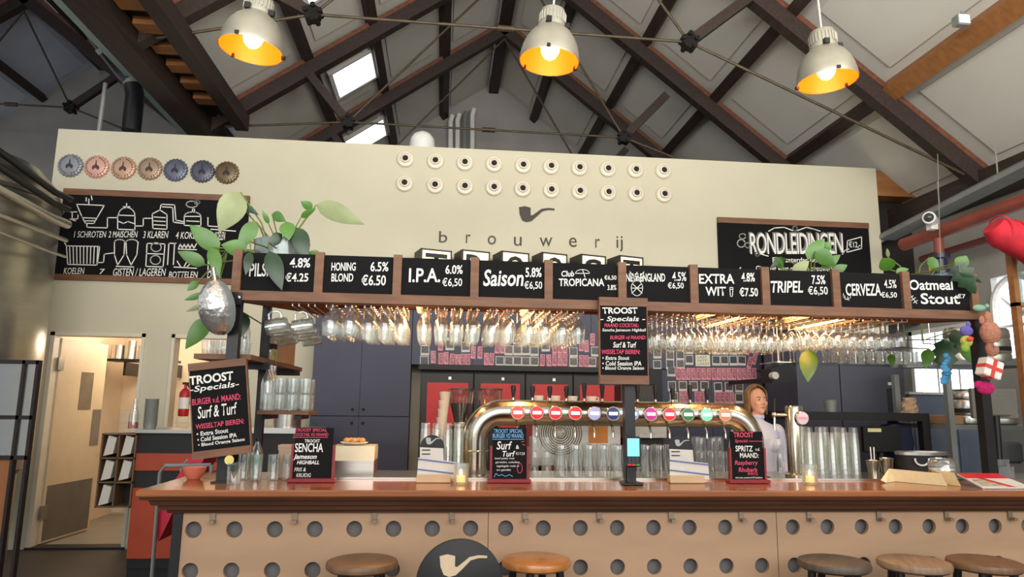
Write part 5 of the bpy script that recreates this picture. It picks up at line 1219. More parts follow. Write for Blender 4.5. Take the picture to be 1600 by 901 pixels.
c = U(876, 676, Y=Y-.16)
for k in range(9): MB().lathe([(.024+.017*k,0),(.028+.017*k,-.006),(.032+.017*k,0)], c=(c.x,Y-.151,c.z), n=40, axis='Y').build('vent_ring', M_STEELH, t, True)
MB().lathe([(.001,-.012),(.03,-.01),(.034,0)], c=(c.x,Y-.152,c.z), n=24, axis='Y').build('vent_hub', M_STEELH, t, True)
c0, c1 = U(920, 660, Y=Y-.16), U(950, 692, Y=Y-.16)
MB().box(c0.x, c1.x, Y-.158, Y-.15, c1.z, c0.z).build('copper_panel', mat('copper', (196,128,70), .25, .9), t)
for x in (a+.06, b-.06): MB().lathe([(.03,0),(.03,.06)], c=(x,Y,BZ), n=14).build('foot', M_BLACK, t)
cp = None
for k, (x, tilt) in enumerate(((827,.5),(840,.1),(852,.4),(866,0),(880,.3),(893,.1),(905,.5),(922,0),(935,.2),(946,.1))):
    c = U(x, 636, Y=Y+.05*(k % 3)); 
    if cp is None:
        q = cp = thing('coffee_cup', (0,0,0), '', 'cup')
        MB().lathe([(.001,.004),(.022,0),(.036,.02),(.042,.055),(.039,.055),(.033,.022),(.001,.008)], n=20).build('cup', M_WHITE, q, True, False)
        MB().tube([(.038,0,.045),(.058,0,.045),(.06,0,.025),(.036,0,.018)], .005, 6).build('handle', M_WHITE, q, True, False)
    else: q = copy_tree(cp)
    q.location = (c.x, Y+.05*(k % 3)-.05, z1+.002); q.rotation_euler = (0, 0, k*1.3); q['label'] = 'white coffee cup on top of the espresso machine'; q['group'] = 'cups on the espresso machine'
    if k in (1, 3, 5, 7): 
        q2 = copy_tree(cp); q2.location = (c.x, Y+.05*(k % 3)-.05, z1+.058); q2.rotation_euler = (0, 0, k*.9); q2['label'] = 'white coffee cup on top of the espresso machine'; q2['group'] = 'cups on the espresso machine'
a, b = U(983, 700, Y=1.4).x, U(1050, 700, Y=1.4).x; zt, zb = U(1015, 661, Y=1.4).z, U(1015, 686, Y=1.4).z
t = thing('steel_dispenser', ((a+b)/2, 1.7, BZ), 'plain steel dispenser under the tap bridge beside the centre post', 'dispenser')
MB().bevbox(a, b, 1.52, 1.8, zb, zt, .006).build('housing', M_STEEL, t); MB().box(a+.03, b-.03, 1.56, 1.76, BZ, zb).build('base', M_BLACK, t)
for k in range(4): MB().lathe([(.012,-.006),(.012,0)], c=(a+.04+k*.06,1.519,zb+.03), n=12, axis='Y').build('button', M_BLACK, t)
a = U(1005, 605, Y=2.2); 
t = thing('black_machine', (a.x, 2.2, BZ), 'black kitchen machine with switches behind the centre post', 'appliance')
zt = U(1000, 600, Y=1.95).z; x0, x1 = U(968, 640, Y=1.95).x, U(1022, 640, Y=1.95).x
MB().bevbox(x0, x1, 1.9, 2.12, BZ, zt, .01).build('housing', M_BLACKPAINT, t)
for k in range(3): MB().lathe([(.014,-.008),(.014,0)], c=(x0+.09+k*.06,1.899,zt-.12), n=12, axis='Y').build('knob', M_GREYMETAL, t)
c = U(1034, 620, Y=1.95)
tag(MB().lathe([(.001,0),(.045,0),(.045,.001),(.05,.22),(.047,.22),(.04,.01)], c=(c.x+.01,1.8,BZ), n=20).build('steel_cup', M_STEEL, None, True), 'tall steel cup behind the tap handles', 'cup')

# ---- the bartender
PX = U(1183, 640, Y=1.6).x; PYY = 1.6
per = thing('person', (PX, PYY, 0), 'person in a pale blue high-neck top standing behind the taps', 'person')
def body_mesh():
    mb = MB(); H = 1.70
    def loft(rings, n=20):
        V = []
        for cx_, cy_, cz_, rx, ry in rings:
            for k in range(n): a_ = 2*math.pi*k/n; V.append((cx_+rx*math.cos(a_), cy_+ry*math.sin(a_), cz_))
        m_ = len(rings); mb.add(V, [(i*n+k, i*n+(k+1)%n, (i+1)*n+(k+1)%n, (i+1)*n+k) for i in range(m_-1) for k in range(n)]+[tuple(reversed(range(n))), tuple(range((m_-1)*n, m_*n))])
    # legs, pelvis, torso, neck
    for s in (-1, 1): loft([(s*.09,0,.03,.045,.05),(s*.09,.01,.10,.042,.045),(s*.09,.01,.30,.058,.06),(s*.09,0,.47,.055,.058),(s*.088,0,.62,.07,.075),(s*.085,0,.86,.088,.095)]); 
    for s in (-1, 1): mb.ball((s*.09,-.06,.035), (.045,.12,.035), 14, 8)
    loft([(0,0,.80,.15,.11),(0,0,.92,.165,.12),(0,0,1.02,.14,.105),(0,0,1.12,.135,.10),(0,-.005,1.24,.155,.115),(0,-.01,1.31,.165,.115),(0,.0,1.37,.165,.095),(0,.005,1.415,.12,.075),(0,.005,1.44,.06,.058)])
    for s in (-1, 1): mb.ball((s*.07,-.085,1.26), (.062,.055,.06), 14, 10)
    for s in (-1, 1): mb.ball((s*.165,.005,1.365), (.058,.055,.055), 14, 10)
    loft([(0,.012,1.40,.056,.058),(0,.005,1.46,.050,.052),(0,.0,1.51,.05,.054)])
    # head: skull, jaw, chin, nose, ears
    mb.ball((0,.012,1.61), (.073,.092,.095), 20, 14)
    mb.ball((0,-.03,1.555), (.056,.058,.066), 16, 12)
    mb.ball((0,-.066,1.512), (.024,.02,.018), 12, 8)
    mb.ball((0,-.093,1.583), (.0115,.017,.014), 10, 8); mb.ball((0,-.086,1.603), (.008,.012,.026), 10, 8)
    for s in (-1, 1): mb.ball((s*.074,.012,1.588), (.01,.018,.028), 10, 8)
    for s in (-1, 1): mb.ball((s*.03,-.068,1.578), (.026,.02,.022), 10, 8)
    # arms hanging slightly forward, hands with five fingers on the counter
    for s in (-1, 1):
        P = [(s*.175,.0,1.37),(s*.205,.01,1.24),(s*.215,.0,1.10),(s*.2,-.11,.99),(s*.185,-.2,.94)]
        mb.tube(P, [.05,.044,.04,.034,.026], 14)
        hx, hy, hz = s*.183, -.235, .928
        mb.ball((hx,hy,hz), (.038,.045,.016), 14, 8)
        for f, (fx_, L_) in enumerate(((-.027,.062),(-.009,.072),(.009,.068),(.026,.052))):
            q = [(hx+fx_*.9,hy-.03,hz),(hx+fx_*1.05,hy-.04-L_*.5,hz+.006),(hx+fx_*1.1,hy-.04-L_,hz-.01)]
            mb.tube(q, [.0095,.009,.0075], 8)
        mb.tube([(hx-s*.03,hy+.0,hz),(hx-s*.052,hy-.03,hz),(hx-s*.055,hy-.055,hz-.004)], [.011,.010,.008], 8)
    return mb
raw = body_mesh().build('body', M_SKIN, None)
rm = raw.modifiers.new('remesh', 'REMESH'); rm.mode = 'VOXEL'; rm.voxel_size = .0075; rm.use_smooth_shade = True
smo = raw.modifiers.new('smooth', 'SMOOTH'); smo.factor = .5; smo.iterations = 4
bpy.context.view_layer.update()
dg = bpy.context.evaluated_depsgraph_get()
bme = bpy.data.meshes.new_from_object(raw.evaluated_get(dg)); bpy.data.objects.remove(raw)
bme.materials.clear()
for mm in (M_SKIN, mat('pale_blue_knit', (196,204,228), .8, var=.06, scale=40), mat('dark_trousers', (40,40,48), .8), mat('dark_shoes', (26,24,24), .5)): bme.materials.append(mm)
mi = []
for p in bme.polygons:
    c = p.center; arm = abs(c.x) > .165 and c.z < 1.4
    hand = c.y < -.17 and c.z < .97 and abs(c.x) > .12
    k = 0
    if hand: k = 0
    elif c.z > 1.475: k = 0
    elif arm and c.z > .9: k = 1
    elif c.z > .98: k = 1
    elif c.z > .07: k = 2
    else: k = 3
    mi.append(k)
bme.polygons.foreach_set('material_index', mi); bme.polygons.foreach_set('use_smooth', [True]*len(mi))
bo = bpy.data.objects.new('body', bme); COL.objects.link(bo); bo.parent = per
M_HAIR = mat('dark_blond_hair', (150,116,76), .55, var=.4, scale=20, stretch=(8,8,1))
mb = MB(); n = 22; rows = 10; V = []
for i in range(rows+1):        # hair cap, open at the face, running down behind the neck
    t_ = i/rows; th = math.pi*(.02+.60*t_)
    for k in range(n+1):
        half = 4+62*max(0, min(1, (t_-.22)/.2)); ph = math.radians(-90+half+(360-2*half)*k/n)  # leaves the face (towards -Y) open
        rx, ry, rz_ = .083, .103, .106
        zz = 1.615+rz_*math.cos(th); rr = math.sin(th)
        if t_ > .62: rr = math.sin(math.pi*(.02+.60*.62))*(1-.25*(t_-.62)); zz = 1.615+rz_*math.cos(math.pi*(.02+.60*.62))-(t_-.62)*.42
        V.append((rx*rr*math.cos(ph), .016+ry*rr*math.sin(ph), zz))
mb.add(V, [(i*(n+1)+k, i*(n+1)+k+1, (i+1)*(n+1)+k+1, (i+1)*(n+1)+k) for i in range(rows) for k in range(n)])
hr = mb.build('hair', M_HAIR, per, True, False)
so = hr.modifiers.new('thickness', 'SOLIDIFY'); so.thickness = .012; so.offset = 1
for s in (-1, 1):
    MB().ball((s*.03,-.079,1.607), (.0125,.006,.0065), 12, 8).build('eye', mat('eye_white', (226,220,214), .3), per, True, False)
    MB().ball((s*.03+.002,-.0845,1.607), (.0058,.003,.006), 10, 6).build('iris', mat('iris_dark', (58,48,42), .3), per, True, False)
    MB().tube([(s*.014,-.087,1.623),(s*.03,-.087,1.628),(s*.046,-.078,1.622)], [.003,.0035,.002], 6).build('eyebrow', mat('brow', (112,80,54), .7), per, True, False)
MB().tube([(-.022,-.079,1.543),(-.008,-.086,1.546),(0,-.087,1.545),(.008,-.086,1.546),(.022,-.079,1.543)], [.002,.0045,.005,.0045,.002], 8).build('lips', mat('lips', (190,106,100), .45), per, True, False)
MB().lathe([(.052,1.462),(.054,1.475),(.052,1.488),(.049,1.488)], n=24).build('collar', mat('pale_blue_knit', (196,204,228)), per, True, False)
per.rotation_euler = (0, 0, .1)

# ================================================================== RIGHT-HAND EQUIPMENT
Y = 3.0
xs = [U(x, 600, Y=Y).x for x in (1245, 1312, 1412)]; zt = 2.32
t = thing('grey_cooler', ((xs[0]+xs[2])/2, 3.3, 0), 'dark slate cooler with two doors and a vent grille behind the column tap', 'cooler')
M_COOLER = mat('cooler_slate', (78,80,92), .5, var=.08)
MB().box(xs[0], xs[2], Y+.02, Y+.7, 0, zt).build('case', M_COOLER, t)
MB().bevbox(xs[0], xs[1]-.006, Y-.01, Y+.02, .1, zt, .005).build('door', M_COOLER, t); MB().bevbox(xs[1]+.006, xs[2], Y-.01, Y+.02, .1, zt, .005).build('door', M_COOLER, t)
v0, v1 = U(1385, 606, Y=Y-.01), U(1409, 648, Y=Y-.01)
for k in range(14): zz = v1.z+(v0.z-v1.z)*k/14; MB().box(v0.x, v1.x, Y-.014, Y-.0095, zz, zz+.012).build('vent_slat', M_BLACK, t)
MB().box(v0.x+.02, v0.x+.1, Y-.014, Y-.0095, v0.z+.03, v0.z+.06).build('nameplate', M_WHITE, t)
a, b = U(1236, 645, Y=2.1).x, U(1452, 650, Y=2.1).x; zt = U(1340, 644, Y=2.1).z
t = thing('black_side_table', ((a+b)/2, 2.3, 0), 'black square-legged table before the slate cooler', 'table')
MB().box(a, b, 2.1, 2.6, zt-.07, zt).build('table_top', M_BLACK, t)
for x in (a, b-.07):
    for y in (2.1, 2.53): MB().box(x, x+.07, y, y+.07, 0, zt-.07).build('leg', M_BLACK, t)
c = U(1303, 645, Y=2.2)
tag(MB().lathe([(.001,.004),(.045,0),(.058,.11),(.06,.11),(.055,.1),(.042,.008)], c=(c.x,2.25,zt), n=22).build('zinc_pot', M_GREYMETAL, None, True), 'small zinc pot on the black table', 'pot')
c = U(1428, 648, Y=2.25); mb = MB(); V = []
for i in range(6):
    for k in range(12):
        a_ = 2*math.pi*k/12; rr = .075*(1+.18*math.sin(3*a_+i*2.1))*(1-.05*i); V.append((c.x+rr*math.cos(a_), 2.3+rr*.7*math.sin(a_), zt+.028*i))
mb.add(V, [(i*12+k, i*12+(k+1)%12, (i+1)*12+(k+1)%12, (i+1)*12+k) for i in range(5) for k in range(12)]+[tuple(reversed(range(12)))])
tag(mb.build('paper_bag', mat('brown_paper', (190,158,124), .85, var=.2, scale=15, bump=.4)), 'crumpled brown paper bag on the black table', 'bag')
for x, y, lab, w_ in ((1335,690,'black till screen under the black table',.3),(1290,690,'dark blue drum fan under the black table',.0)):
    c = U(x, y, Y=2.0)
    if w_:
        t = thing('till_screen', (c.x+.25, 1.9, 0), lab, 'screen'); zc_ = c.z
        MB().bevbox(c.x+.0, c.x+.34, 1.86, 1.9, zc_-.08, zc_+.14, .008).build('display', M_BLACKPAINT, t); MB().tube([(c.x+.17,1.9,zc_),(c.x+.17,1.95,.0)], .03, 10).build('stand', M_BLACKPAINT, t, True)
        MB().box(c.x+.04, c.x+.16, 1.857, 1.86, zc_+.09, zc_+.12).build('sticker', mat('sticker_cream', (214,210,150), .6), t)
    else:
        c = U(1405, 690, Y=2.0); o = MB().lathe([(.001,-.06),(.12,-.06),(.15,-.03),(.15,.1),(.12,.13),(.001,.13)], c=(c.x,2.05,c.z), n=28, axis='Y').build('drum_fan', mat('blue_black', (24,30,58), .3), None, True); tag(o, lab, 'fan')
c = U(1225, 585, Y=2.6)
t = thing('label_printer', (c.x, 2.75, c.z-.06), 'black label printer with a white paper roll on a wall arm', 'printer')
MB().prism([(c.x-.1,2.65,c.z-.08),(c.x+.12,2.65,c.z-.06),(c.x+.12,2.65,c.z+.1),(c.x+.02,2.65,c.z+.1),(c.x-.1,2.65,c.z+.05)], (0,.22,0)).build('housing', M_BLACKPAINT, t)
MB().lathe([(.001,-.04),(.035,-.04),(.035,.03),(.001,.03)], c=(c.x-.085,2.64,c.z-.01), n=18, axis='Y').build('paper_roll', M_PAPER, t, True)
MB().box(c.x-.02, c.x+.04, 2.87, 3.86, c.z-.06, c.z-.02).build('wall_arm', M_BLACK, t)

# things on the right part of the bar
c = U(1366, 746, Y=.6)
for x, h, lab in ((1366,.115,'short steel cocktail shaker with straws'),(1387,.13,'tall steel mixing tin beside the shaker')):
    c = U(x, 748, Y=.6); t = thing('cocktail_shaker', (c.x, .6, WT), lab, 'shaker')
    MB().lathe([(.001,.003),(.03,0),(.044,h),(.046,h),(.042,h-.005),(.028,.006)], c=(c.x,.6,WT), n=24).build('tin', M_STEELH, t, True)
    if h < .12:
        for dx in (-.008, .008): MB().tube([(c.x+dx,.6,WT+.02),(c.x+dx*1.5,.6,WT+.2)], .004, 6).build('straw', M_WHITE, t, True)
a, b = U(1410, 735, Y=.75).x, U(1488, 735, Y=.75).x; cx = (a+b)/2; zt = U(1450, 706, Y=.75).z
t = thing('ice_bucket', (cx, .8, WT), 'black oval tub with a steel rim and white rope handle', 'bucket')
def oval(r0, r1, z0, z1, nm, mt, k=.55): 
    n_ = 36; V = [(cx+r*math.cos(2*math.pi*q/n_), .8+r*k*math.sin(2*math.pi*q/n_), z) for r, z in ((r0,z0),(r1,z1)) for q in range(n_)]
    MB().add(V, [(q,(q+1)%n_,n_+(q+1)%n_,n_+q) for q in range(n_)]+[tuple(range(n_))]).build(nm, mt, t, True)
oval((b-a)*.44, (b-a)*.5, WT, zt-.02, 'tub', M_BLACK); oval((b-a)*.515, (b-a)*.515, zt-.02, zt, 'rim', M_STEEL)
MB().tube([(cx-.07+.05*math.cos(math.radians(q))-.0, .8-(b-a)*.28, zt-.045+.04*math.sin(math.radians(q))) for q in range(170,371,20)], .006, 8).build('rope_handle', M_WHITE, t, True)
c = U(1476, 757, Z=BT)
c.x += .075; c.y += .06
t = thing('glass_jar', (c.x, c.y+.05, BT), 'glass jar layered with white sweets beside the folded menu', 'jar')
MB().lathe([(.001,.004),(.07,0),(.076,.01),(.076,.115),(.06,.135),(.062,.145)], c=(c.x,c.y+.05,BT), n=28).build('jar', M_GLASSW, t, True)
for k in range(5):
    for q in range(9): a_ = q*2*math.pi/9+k*.4; MB().ball((c.x+.05*math.cos(a_), c.y+.05+.05*math.sin(a_), BT+.016+.021*k), (.02,.02,.0095), 8, 6).build('sweet', M_WHITE if k % 2 else mat('grey_sweet', (140,136,128), .6), t, True)
p = [U(x, y, Z=BT+.002) for x, y in ((1372,757),(1440,765),(1462,765))]
A, B = U(1372, 752, Z=BT), U(1462, 762, Z=BT)
t = thing('folded_menu', ((A.x+B.x)/2, .12, BT), 'cream folded paper menu standing zigzag on the bar edge', 'menu')
xs_ = [A.x, A.x+.11, A.x+.27, A.x+.31, A.x+.345]; ys = [.22, .3, .06, .2, .05]; hs = [.015, .075, .07, .08, .075]
for k in range(4): MB().add([(xs_[k],ys[k],BT+.001),(xs_[k+1],ys[k+1],BT+.001),(xs_[k+1]-.02,ys[k+1]+.02,BT+hs[k+1]),(xs_[k]-.02,ys[k]+.02,BT+hs[k])], [(0,1,2,3)]).build('menu_page', mat('cream_menu', (226,208,164), .8, var=.08, scale=40), t)
a = U(1496, 757, Z=BT); b = U(1562, 757, Z=BT)
t = thing('magazine', ((a.x+b.x)/2, .3, BT), 'red and white magazine lying beside the glass jar', 'magazine')
mx = [(a.x, -.06), (b.x+.03, -.06), (b.x-.02, .13), (a.x, .13)]
MB().prism([(x, y, BT+.001+(y+.06)*.3) for x, y in mx], (0,0,.008)).build('pages', M_PAPER, t)
q = lambda u, v: tuple((Vector((mx[0][0],mx[0][1],0))*(1-u)*(1-v)+Vector((mx[1][0],mx[1][1],0))*u*(1-v)+Vector((mx[2][0],mx[2][1],0))*u*v+Vector((mx[3][0],mx[3][1],0))*(1-u)*v)+Vector((0,0,BT+.0105+(mx[0][1]*(1-v)+mx[2][1]*v+.06)*.3)))
MB().add([q(0,.62),q(1,.62),q(1,1),q(0,1)], [(0,1,2,3)]).build('red_band', mat('magazine_red', (204,44,48), .5), t)
MB().add([q(.55,.0),q(.68,.0),q(.4,.62),q(.27,.62)], [(0,1,2,3)]).build('red_stripe', mat('magazine_red', (204,44,48)), t)
MB().add([q(.05,.08),q(.5,.08),q(.3,.55),q(.05,.55)], [(0,1,2,3)]).build('printed_picture', mat('magazine_picture', (206,186,160), .5, var=.6, scale=60), t)
c = U(1578, 757, Z=BT); c.x += .04
t = thing('acrylic_holder', (c.x, .2, BT), 'clear acrylic leaflet holder at the end of the bar', 'holder')
MB().box(c.x-.05, c.x+.05, .2, .204, BT, BT+.1).build('front', glassy('acrylic', (236,240,244), .12), t); MB().box(c.x-.05, c.x+.05, .23, .234, BT, BT+.14).build('back', glassy('acrylic'), t); MB().box(c.x-.05, c.x+.05, .2, .234, BT, BT+.004).build('base', glassy('acrylic'), t)

# right background: steel stand, monitor, kegs, toys, pipes
Y = 1.2; a, b = U(1517, 606, Y=Y), U(1592, 654, Y=Y)
t = thing('till_monitor', ((a.x+b.x)/2, Y, WT), 'grey till monitor seen from behind at the far post', 'monitor')
MB().bevbox(a.x, b.x, Y, Y+.03, b.z, a.z, .006).build('back_cover', mat('monitor_grey', (108,106,98), .5), t); MB().bevbox(a.x+.08, b.x-.08, Y-.03, Y, b.z+.02, a.z-.06, .01).build('socket_box', mat('monitor_grey', (108,106,98)), t)
MB().tube([((a.x+b.x)/2, Y, b.z+.05),((a.x+b.x)/2, Y+.05, 0)], .025, 10).build('stand', M_BLACKPAINT, t, True)
MB().tube([(a.x+.1,Y-.04,b.z+.02),(a.x+.02,Y-.05,b.z-.1),(a.x+.05,Y-.05,b.z-.2),(a.x+.12,Y-.03,b.z-.16)], .006, 6).build('cable', M_BLACK, t, True)
a, b = U(1540, 712, Y=1.0), U(1595, 735, Y=1.0)
t = thing('office_chair', ((a.x+b.x)/2, 1.5, 0), 'dark grey chair back behind the far post', 'chair')
a, b = U(1548, 690, Y=1.6), U(1597, 724, Y=1.6)
MB().bevbox(a.x, b.x, 1.58, 1.63, b.z, a.z, .02).build('backrest', mat('chair_grey', (84,84,88), .7), t); MB().bevbox(a.x, b.x, 1.6, 2.0, b.z-.22, b.z-.16, .02).build('seat', mat('chair_grey', (84,84,88)), t)
MB().tube([((a.x+b.x)/2,1.8,b.z-.2),((a.x+b.x)/2,1.8,.0)], .03, 10).build('leg', M_BLACKPAINT, t, True); MB().box((a.x+b.x)/2-.02, (a.x+b.x)/2+.02, 1.63, 1.66, b.z-.18, b.z+.05).build('back_support', M_BLACKPAINT, t)
a, b = U(1480, 600, Y=1.9), U(1500, 720, Y=1.9)
t = thing('steel_rack', (a.x+.3, 2.1, 0), 'grey angle-iron rack before the bright window', 'rack')
for x, y in ((a.x,1.9),(a.x,2.6),(a.x+.95,2.6),(a.x+.95,1.9)): MB().box(x-.025, x+.025, y-.025, y+.025, 0, U(1480,580,Y=1.9).z).build('upright', M_GREYMETAL, t)
for z_ in (.5, 1.42, 1.98): MB().box(a.x-.02, a.x+.97, 1.88, 2.62, z_-.04, z_).build('shelf', M_GREYMETAL, t)
kp = None
for k, (dx, dz) in enumerate(((.36,1.98),(.68,1.98),(.36,1.42),(.68,1.42))):
    if kp is None:
        q = kp = thing('beer_keg', (0,0,0), '', 'keg')
        MB().lathe([(.001,.02),(.10,.02),(.12,.0),(.135,.01),(.14,.06),(.134,.075),(.14,.09),(.14,.2),(.134,.215),(.14,.23),(.135,.29),(.12,.31),(.11,.3),(.1,.27),(.001,.265)], n=32).build('shell', M_STEEL, q, True, False)
        MB().lathe([(.141,.1),(.141,.14)], n=32).build('black_band', M_BLACK, q, True, False)
    else: q = copy_tree(kp)
    q.location = (a.x+dx, 2.15, dz+.001); q['label'] = 'steel keg on the %s shelf of the grey rack' % ('top' if dz > 1.5 else 'middle'); q['group'] = 'kegs on the grey rack, %s shelf' % ('top' if dz > 1.5 else 'middle')
c = U(1543, 665, Y=1.9)
o = MB().bevbox(a.x+.04, a.x+.2, 2.0, 2.4, 1.421, 1.5, .004).build('open_carton', mat('cardboard', (172,134,96))); tag(o, 'flat open carton on the grey rack', 'carton')
a, b = U(1420, 612, Y=3.4).x, U(1482, 612, Y=3.4).x; zt = U(1450, 616, Y=3.4).z
t = thing('metal_cabinet', ((a+b)/2, 3.6, 0), 'blue-grey metal cabinet below the bright window', 'cabinet')
MB().box(a, b+.5, 3.4, 3.9, 0, zt).build('body', mat('blue_grey_metal', (120,132,152), .4, .2), t); MB().box(a-.01, b+.51, 3.38, 3.92, zt, zt+.025).build('top', M_WHITE, t)
for k in range(2): MB().box(a+.03+k*.5, a+.49+k*.5, 3.385, 3.4, .1, zt-.06).build('door', mat('blue_grey_metal', (120,132,152)), t)
# soft toys on the far post
def toy(name, parts, label, cat='toy'):
    c0 = U(*parts[0][0], Y=parts[0][3] if len(parts[0]) > 3 else .12)
    t = thing(name, c0, label, cat)
    for (x, y), (rx, rz), mt, Y_, nm in parts:
        c = U(x, y, Y=Y_); k = (Y_-CAM[1])/F_PX; MB().ball(c, (rx*k, min(rx,rz)*k*.8, rz*k), 18, 12).build(nm, mt, t, True)
    return t
M_TEDDY = mat('teddy_brown', (186,128,104), .95, var=.25, scale=60, bump=.8)
MPUR, MYEL = mat('plush_violet', (108,98,178), .95, var=.2, scale=60, bump=.6), mat('plush_lime', (196,200,92), .95, var=.2, scale=60, bump=.6)
toy('teddy_bear', [((1547,520),(17,20),M_TEDDY,.08,'head'),((1544,498),(7,13),M_TEDDY,.08,'ear'),((1534,500),(5,8),M_TEDDY,.09,'ear'),((1550,545),(11,13),M_TEDDY,.08,'body'),((1556,538),(4,4),M_WHITE,.03,'paw'),((1553,562),(4,5),mat('plush_cream',(226,190,170),.9),.1,'paw')], 'brown teddy bear tied to the far canopy post')
toy('plush_parrot', [((1510,517),(11,9),MPUR,.08,'head'),((1513,507),(4,6),MPUR,.08,'crest'),((1510,533),(10,10),MYEL,.08,'body'),((1516,529),(6,4),mat('plush_red',(224,84,52),.9),.04,'beak'),((1508,543),(7,8),mat('plush_green',(140,176,62),.9),.08,'tail')], 'violet and lime plush parrot on the far canopy post')
toy('plush_turtle', [((1530,481),(12,6),mat('plush_sage',(130,170,146),.9),.1,'shell'),((1542,478),(4,4),mat('plush_sage',(130,170,146)),.1,'head')], 'sage green plush fish above the teddy bear')
mb_ = mat('lei_blue', (86,176,228), .8, var=.25, scale=30)
lei = [((1478+3*math.sin(k*1.3), 555+k*4.6), (7 if k > 3 else 5, 4.5), mb_, .35+.02*math.sin(k), 'flower') for k in range(10)]
toy('flower_garland', lei, 'bright blue flower garland hanging below the dark split leaf', 'garland')
toy('pink_pompom', [((1540,606),(15,11),mat('pompom_pink',(204,30,110),.9,var=.3,scale=50,bump=.8),.1,'ball'),((1530,601),(9,7),mat('pompom_pink',(204,30,110)),.1,'tuft')], 'hot pink pompom under the white parcel', 'pompom')
c = U(1541, 576, Y=.08)
t = thing('gift_parcel', (c.x, .1, c.z-.06), 'white parcel with red ribbon hanging on the far post', 'parcel')
MB().bevbox(-.055, .055, -.04, .03, -.055, .055, .006).build('box', M_WHITE, t, False, False); MB().box(-.012, .012, -.042, .032, -.057, .057).build('ribbon', mat('ribbon_red', (214,66,56), .5), t, False, False); MB().box(-.057, .057, -.0425, .0325, -.01, .012).build('ribbon', mat('ribbon_red', (214,66,56)), t, False, False)
t.location = (c.x, .06, c.z); t.rotation_euler = (0, .35, 0)
c = U(1560, 357, Y=.9)
t = thing('red_cloth_roll', (c.x, 1.15, c.z), 'red cloth bundle slung by the wooden window frame', 'cloth')
pts = [U(1552,352,Y=1.15), U(1562,362,Y=1.15), U(1585,372,Y=1.13), U(1612,382,Y=1.1), U(1640,400,Y=1.07)]
MB().tube(pts, [.085,.12,.135,.15,.16], 18).build('cloth', mat('red_fabric', (204,34,52), .8, var=.3, scale=8, bump=.6), t, True)
for k in range(3): MB().lathe([(.128+.012*k,-.006),(.137+.012*k,0),(.128+.012*k,.006)], c=pts[1+k], n=24, axis='X').build('fold', mat('red_fabric', (204,34,52)), t, True)
t.location.z += 0
a = U(1592, 480, Y=1.3)
t = thing('wooden_window_frame', (a.x, 1.3, 0), 'tall timber-framed glazed screen at the end of the bar', 'screen')
for x in (a.x, a.x+.5): MB().box(x-.02, x+.02, 1.3, 1.36, 0, U(1590,385,Y=1.3).z).build('stile', M_PINE, t)
for z_ in (.02, U(1592,472,Y=1.3).z, U(1590,387,Y=1.3).z): MB().box(a.x-.02, a.x+.52, 1.3, 1.36, z_-.03, z_).build('rail', M_PINE, t)
MB().box(a.x+.02, a.x+.48, 1.326, 1.332, .02, U(1590,389,Y=1.3).z).build('pane', glassy('door_pane'), t)
# cable tray, pipes, valve, camera under the plate
x_ = 6.75
A, B = U(1640, 245, X=x_), U(1385, 372, X=x_)
t = thing('cable_tray', ((A.x+B.x)/2, (A.y+B.y)/2, min(A.z,B.z)), 'grey cable tray with white cables under the eaves', 'cable tray')
MB().beam(A, B, .22, .05).build('tray', M_GREYMETAL, t)
for k in range(7):
    off = Vector((-.09+.03*k, 0, .04)); mid = (A+B)/2
    MB().tube([A+off, mid+off, B+off+Vector((0,0,0)), B+Vector((-.2-.06*k, .5, -.12-.05*k))], .010, 6).build('cable', M_WHITE if k % 3 else mat('cable_grey', (120,118,112), .6), t, True)
for y_ in (.25, .6): p = A.lerp(B, y_); MB().tube([p, p+Vector((0,0,.35))], .008, 6).build('hanger_rod', M_GREYMETAL, t, True)
M_RUST = mat('rust_red_pipe', (150,72,56), .5, var=.25, scale=5)
A, B = U(1640, 300, X=6.6), U(1412, 382, X=6.6)
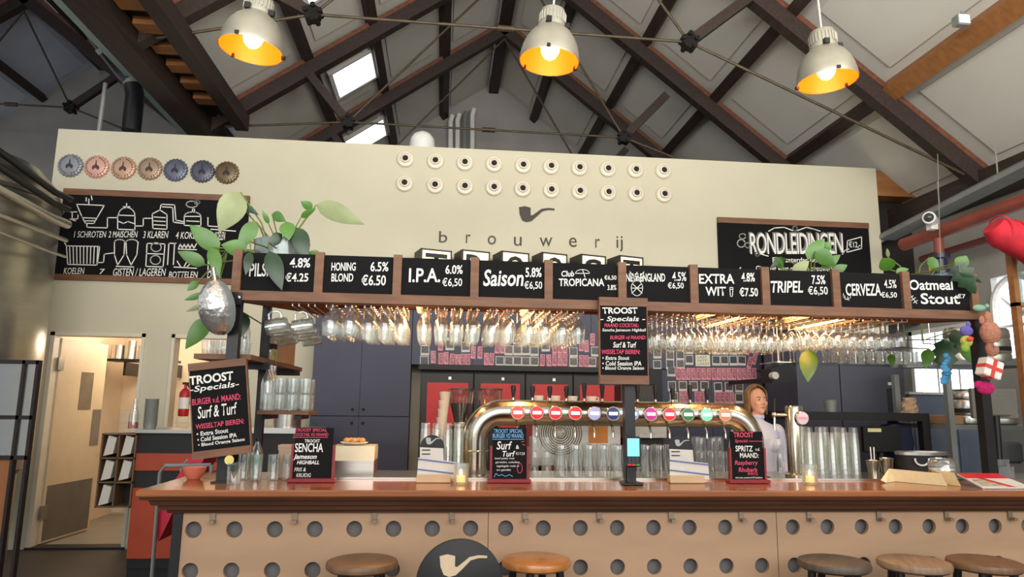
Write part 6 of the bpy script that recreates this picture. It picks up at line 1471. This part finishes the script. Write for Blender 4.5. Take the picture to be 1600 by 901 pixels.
t = thing('sprinkler_pipe', ((A.x+B.x)/2, (A.y+B.y)/2, B.z), 'rust red pipe with a dark blue valve below the cable tray', 'pipe')
MB().tube([A, B], .075, 14).build('main_pipe', M_RUST, t, True)
c = U(1466, 372, X=6.6)
MB().tube([c, c+Vector((0,0,-.18))], .05, 12).build('branch', M_RUST, t, True)
v = MB().lathe([(.001,-.42),(.05,-.42),(.1,-.4),(.1,-.36),(.07,-.35),(.07,-.24),(.1,-.23),(.1,-.18),(.05,-.17)], c=c, n=18).build('valve', mat('valve_blue', (34,40,66), .35), t, True)
MB().box(c.x-.12, c.x-.09, c.y-.03, c.y+.03, c.z-.36, c.z-.22).build('valve_lever', mat('valve_yellow', (214,186,60), .5), v)
A2, B2 = U(1640, 345, X=6.95), U(1440, 405, X=6.95); tag(MB().tube([A2, B2], .04, 10).build('lower_pipe', mat('dark_red_pipe', (104,48,44), .5), None, True), 'thinner dark red pipe below the valve pipe', 'pipe')
c = U(1455, 344, X=6.42)
t = thing('security_camera', c, 'white dome security camera on the rust red pipe', 'camera')
MB().tube([c+Vector((-.1,-.1,0)), c+Vector((.06,.06,0))], .065, 14).build('body', M_WHITE, t, True); MB().ball(c+Vector((-.1,-.1,0)), .05, 14, 8).build('lens', mat('lens_grey', (70,70,68), .2), t, True); MB().box(c.x-.02, c.x+.06, c.y-.02, c.y+.06, c.z-.1, c.z+.02).build('mount', M_WHITE, t)
a, b = U(1465, 240, Y=2.9), U(1470, 430, Y=2.9); tag(MB().tube([a, b], .004, 6).build('hanging_wire', M_GREYMETAL, None, True), 'thin pale wire hanging straight from the rafter', 'wire')
c = U(1503, 32, Y=1.5)
t = thing('flood_lamp', c, 'small grey flood lamp on an orange purlin', 'lamp')
MB().bevbox(c.x-.06, c.x+.06, c.y-.03, c.y+.05, c.z-.05, c.z+.05, .01).build('housing', M_GREYMETAL, t); MB().box(c.x-.05, c.x+.05, c.y-.034, c.y-.03, c.z-.04, c.z+.04).build('lens', M_WHITE, t); MB().tube([c, c+Vector((.05,.05,.12))], .012, 6).build('bracket', M_GREYMETAL, t, True)
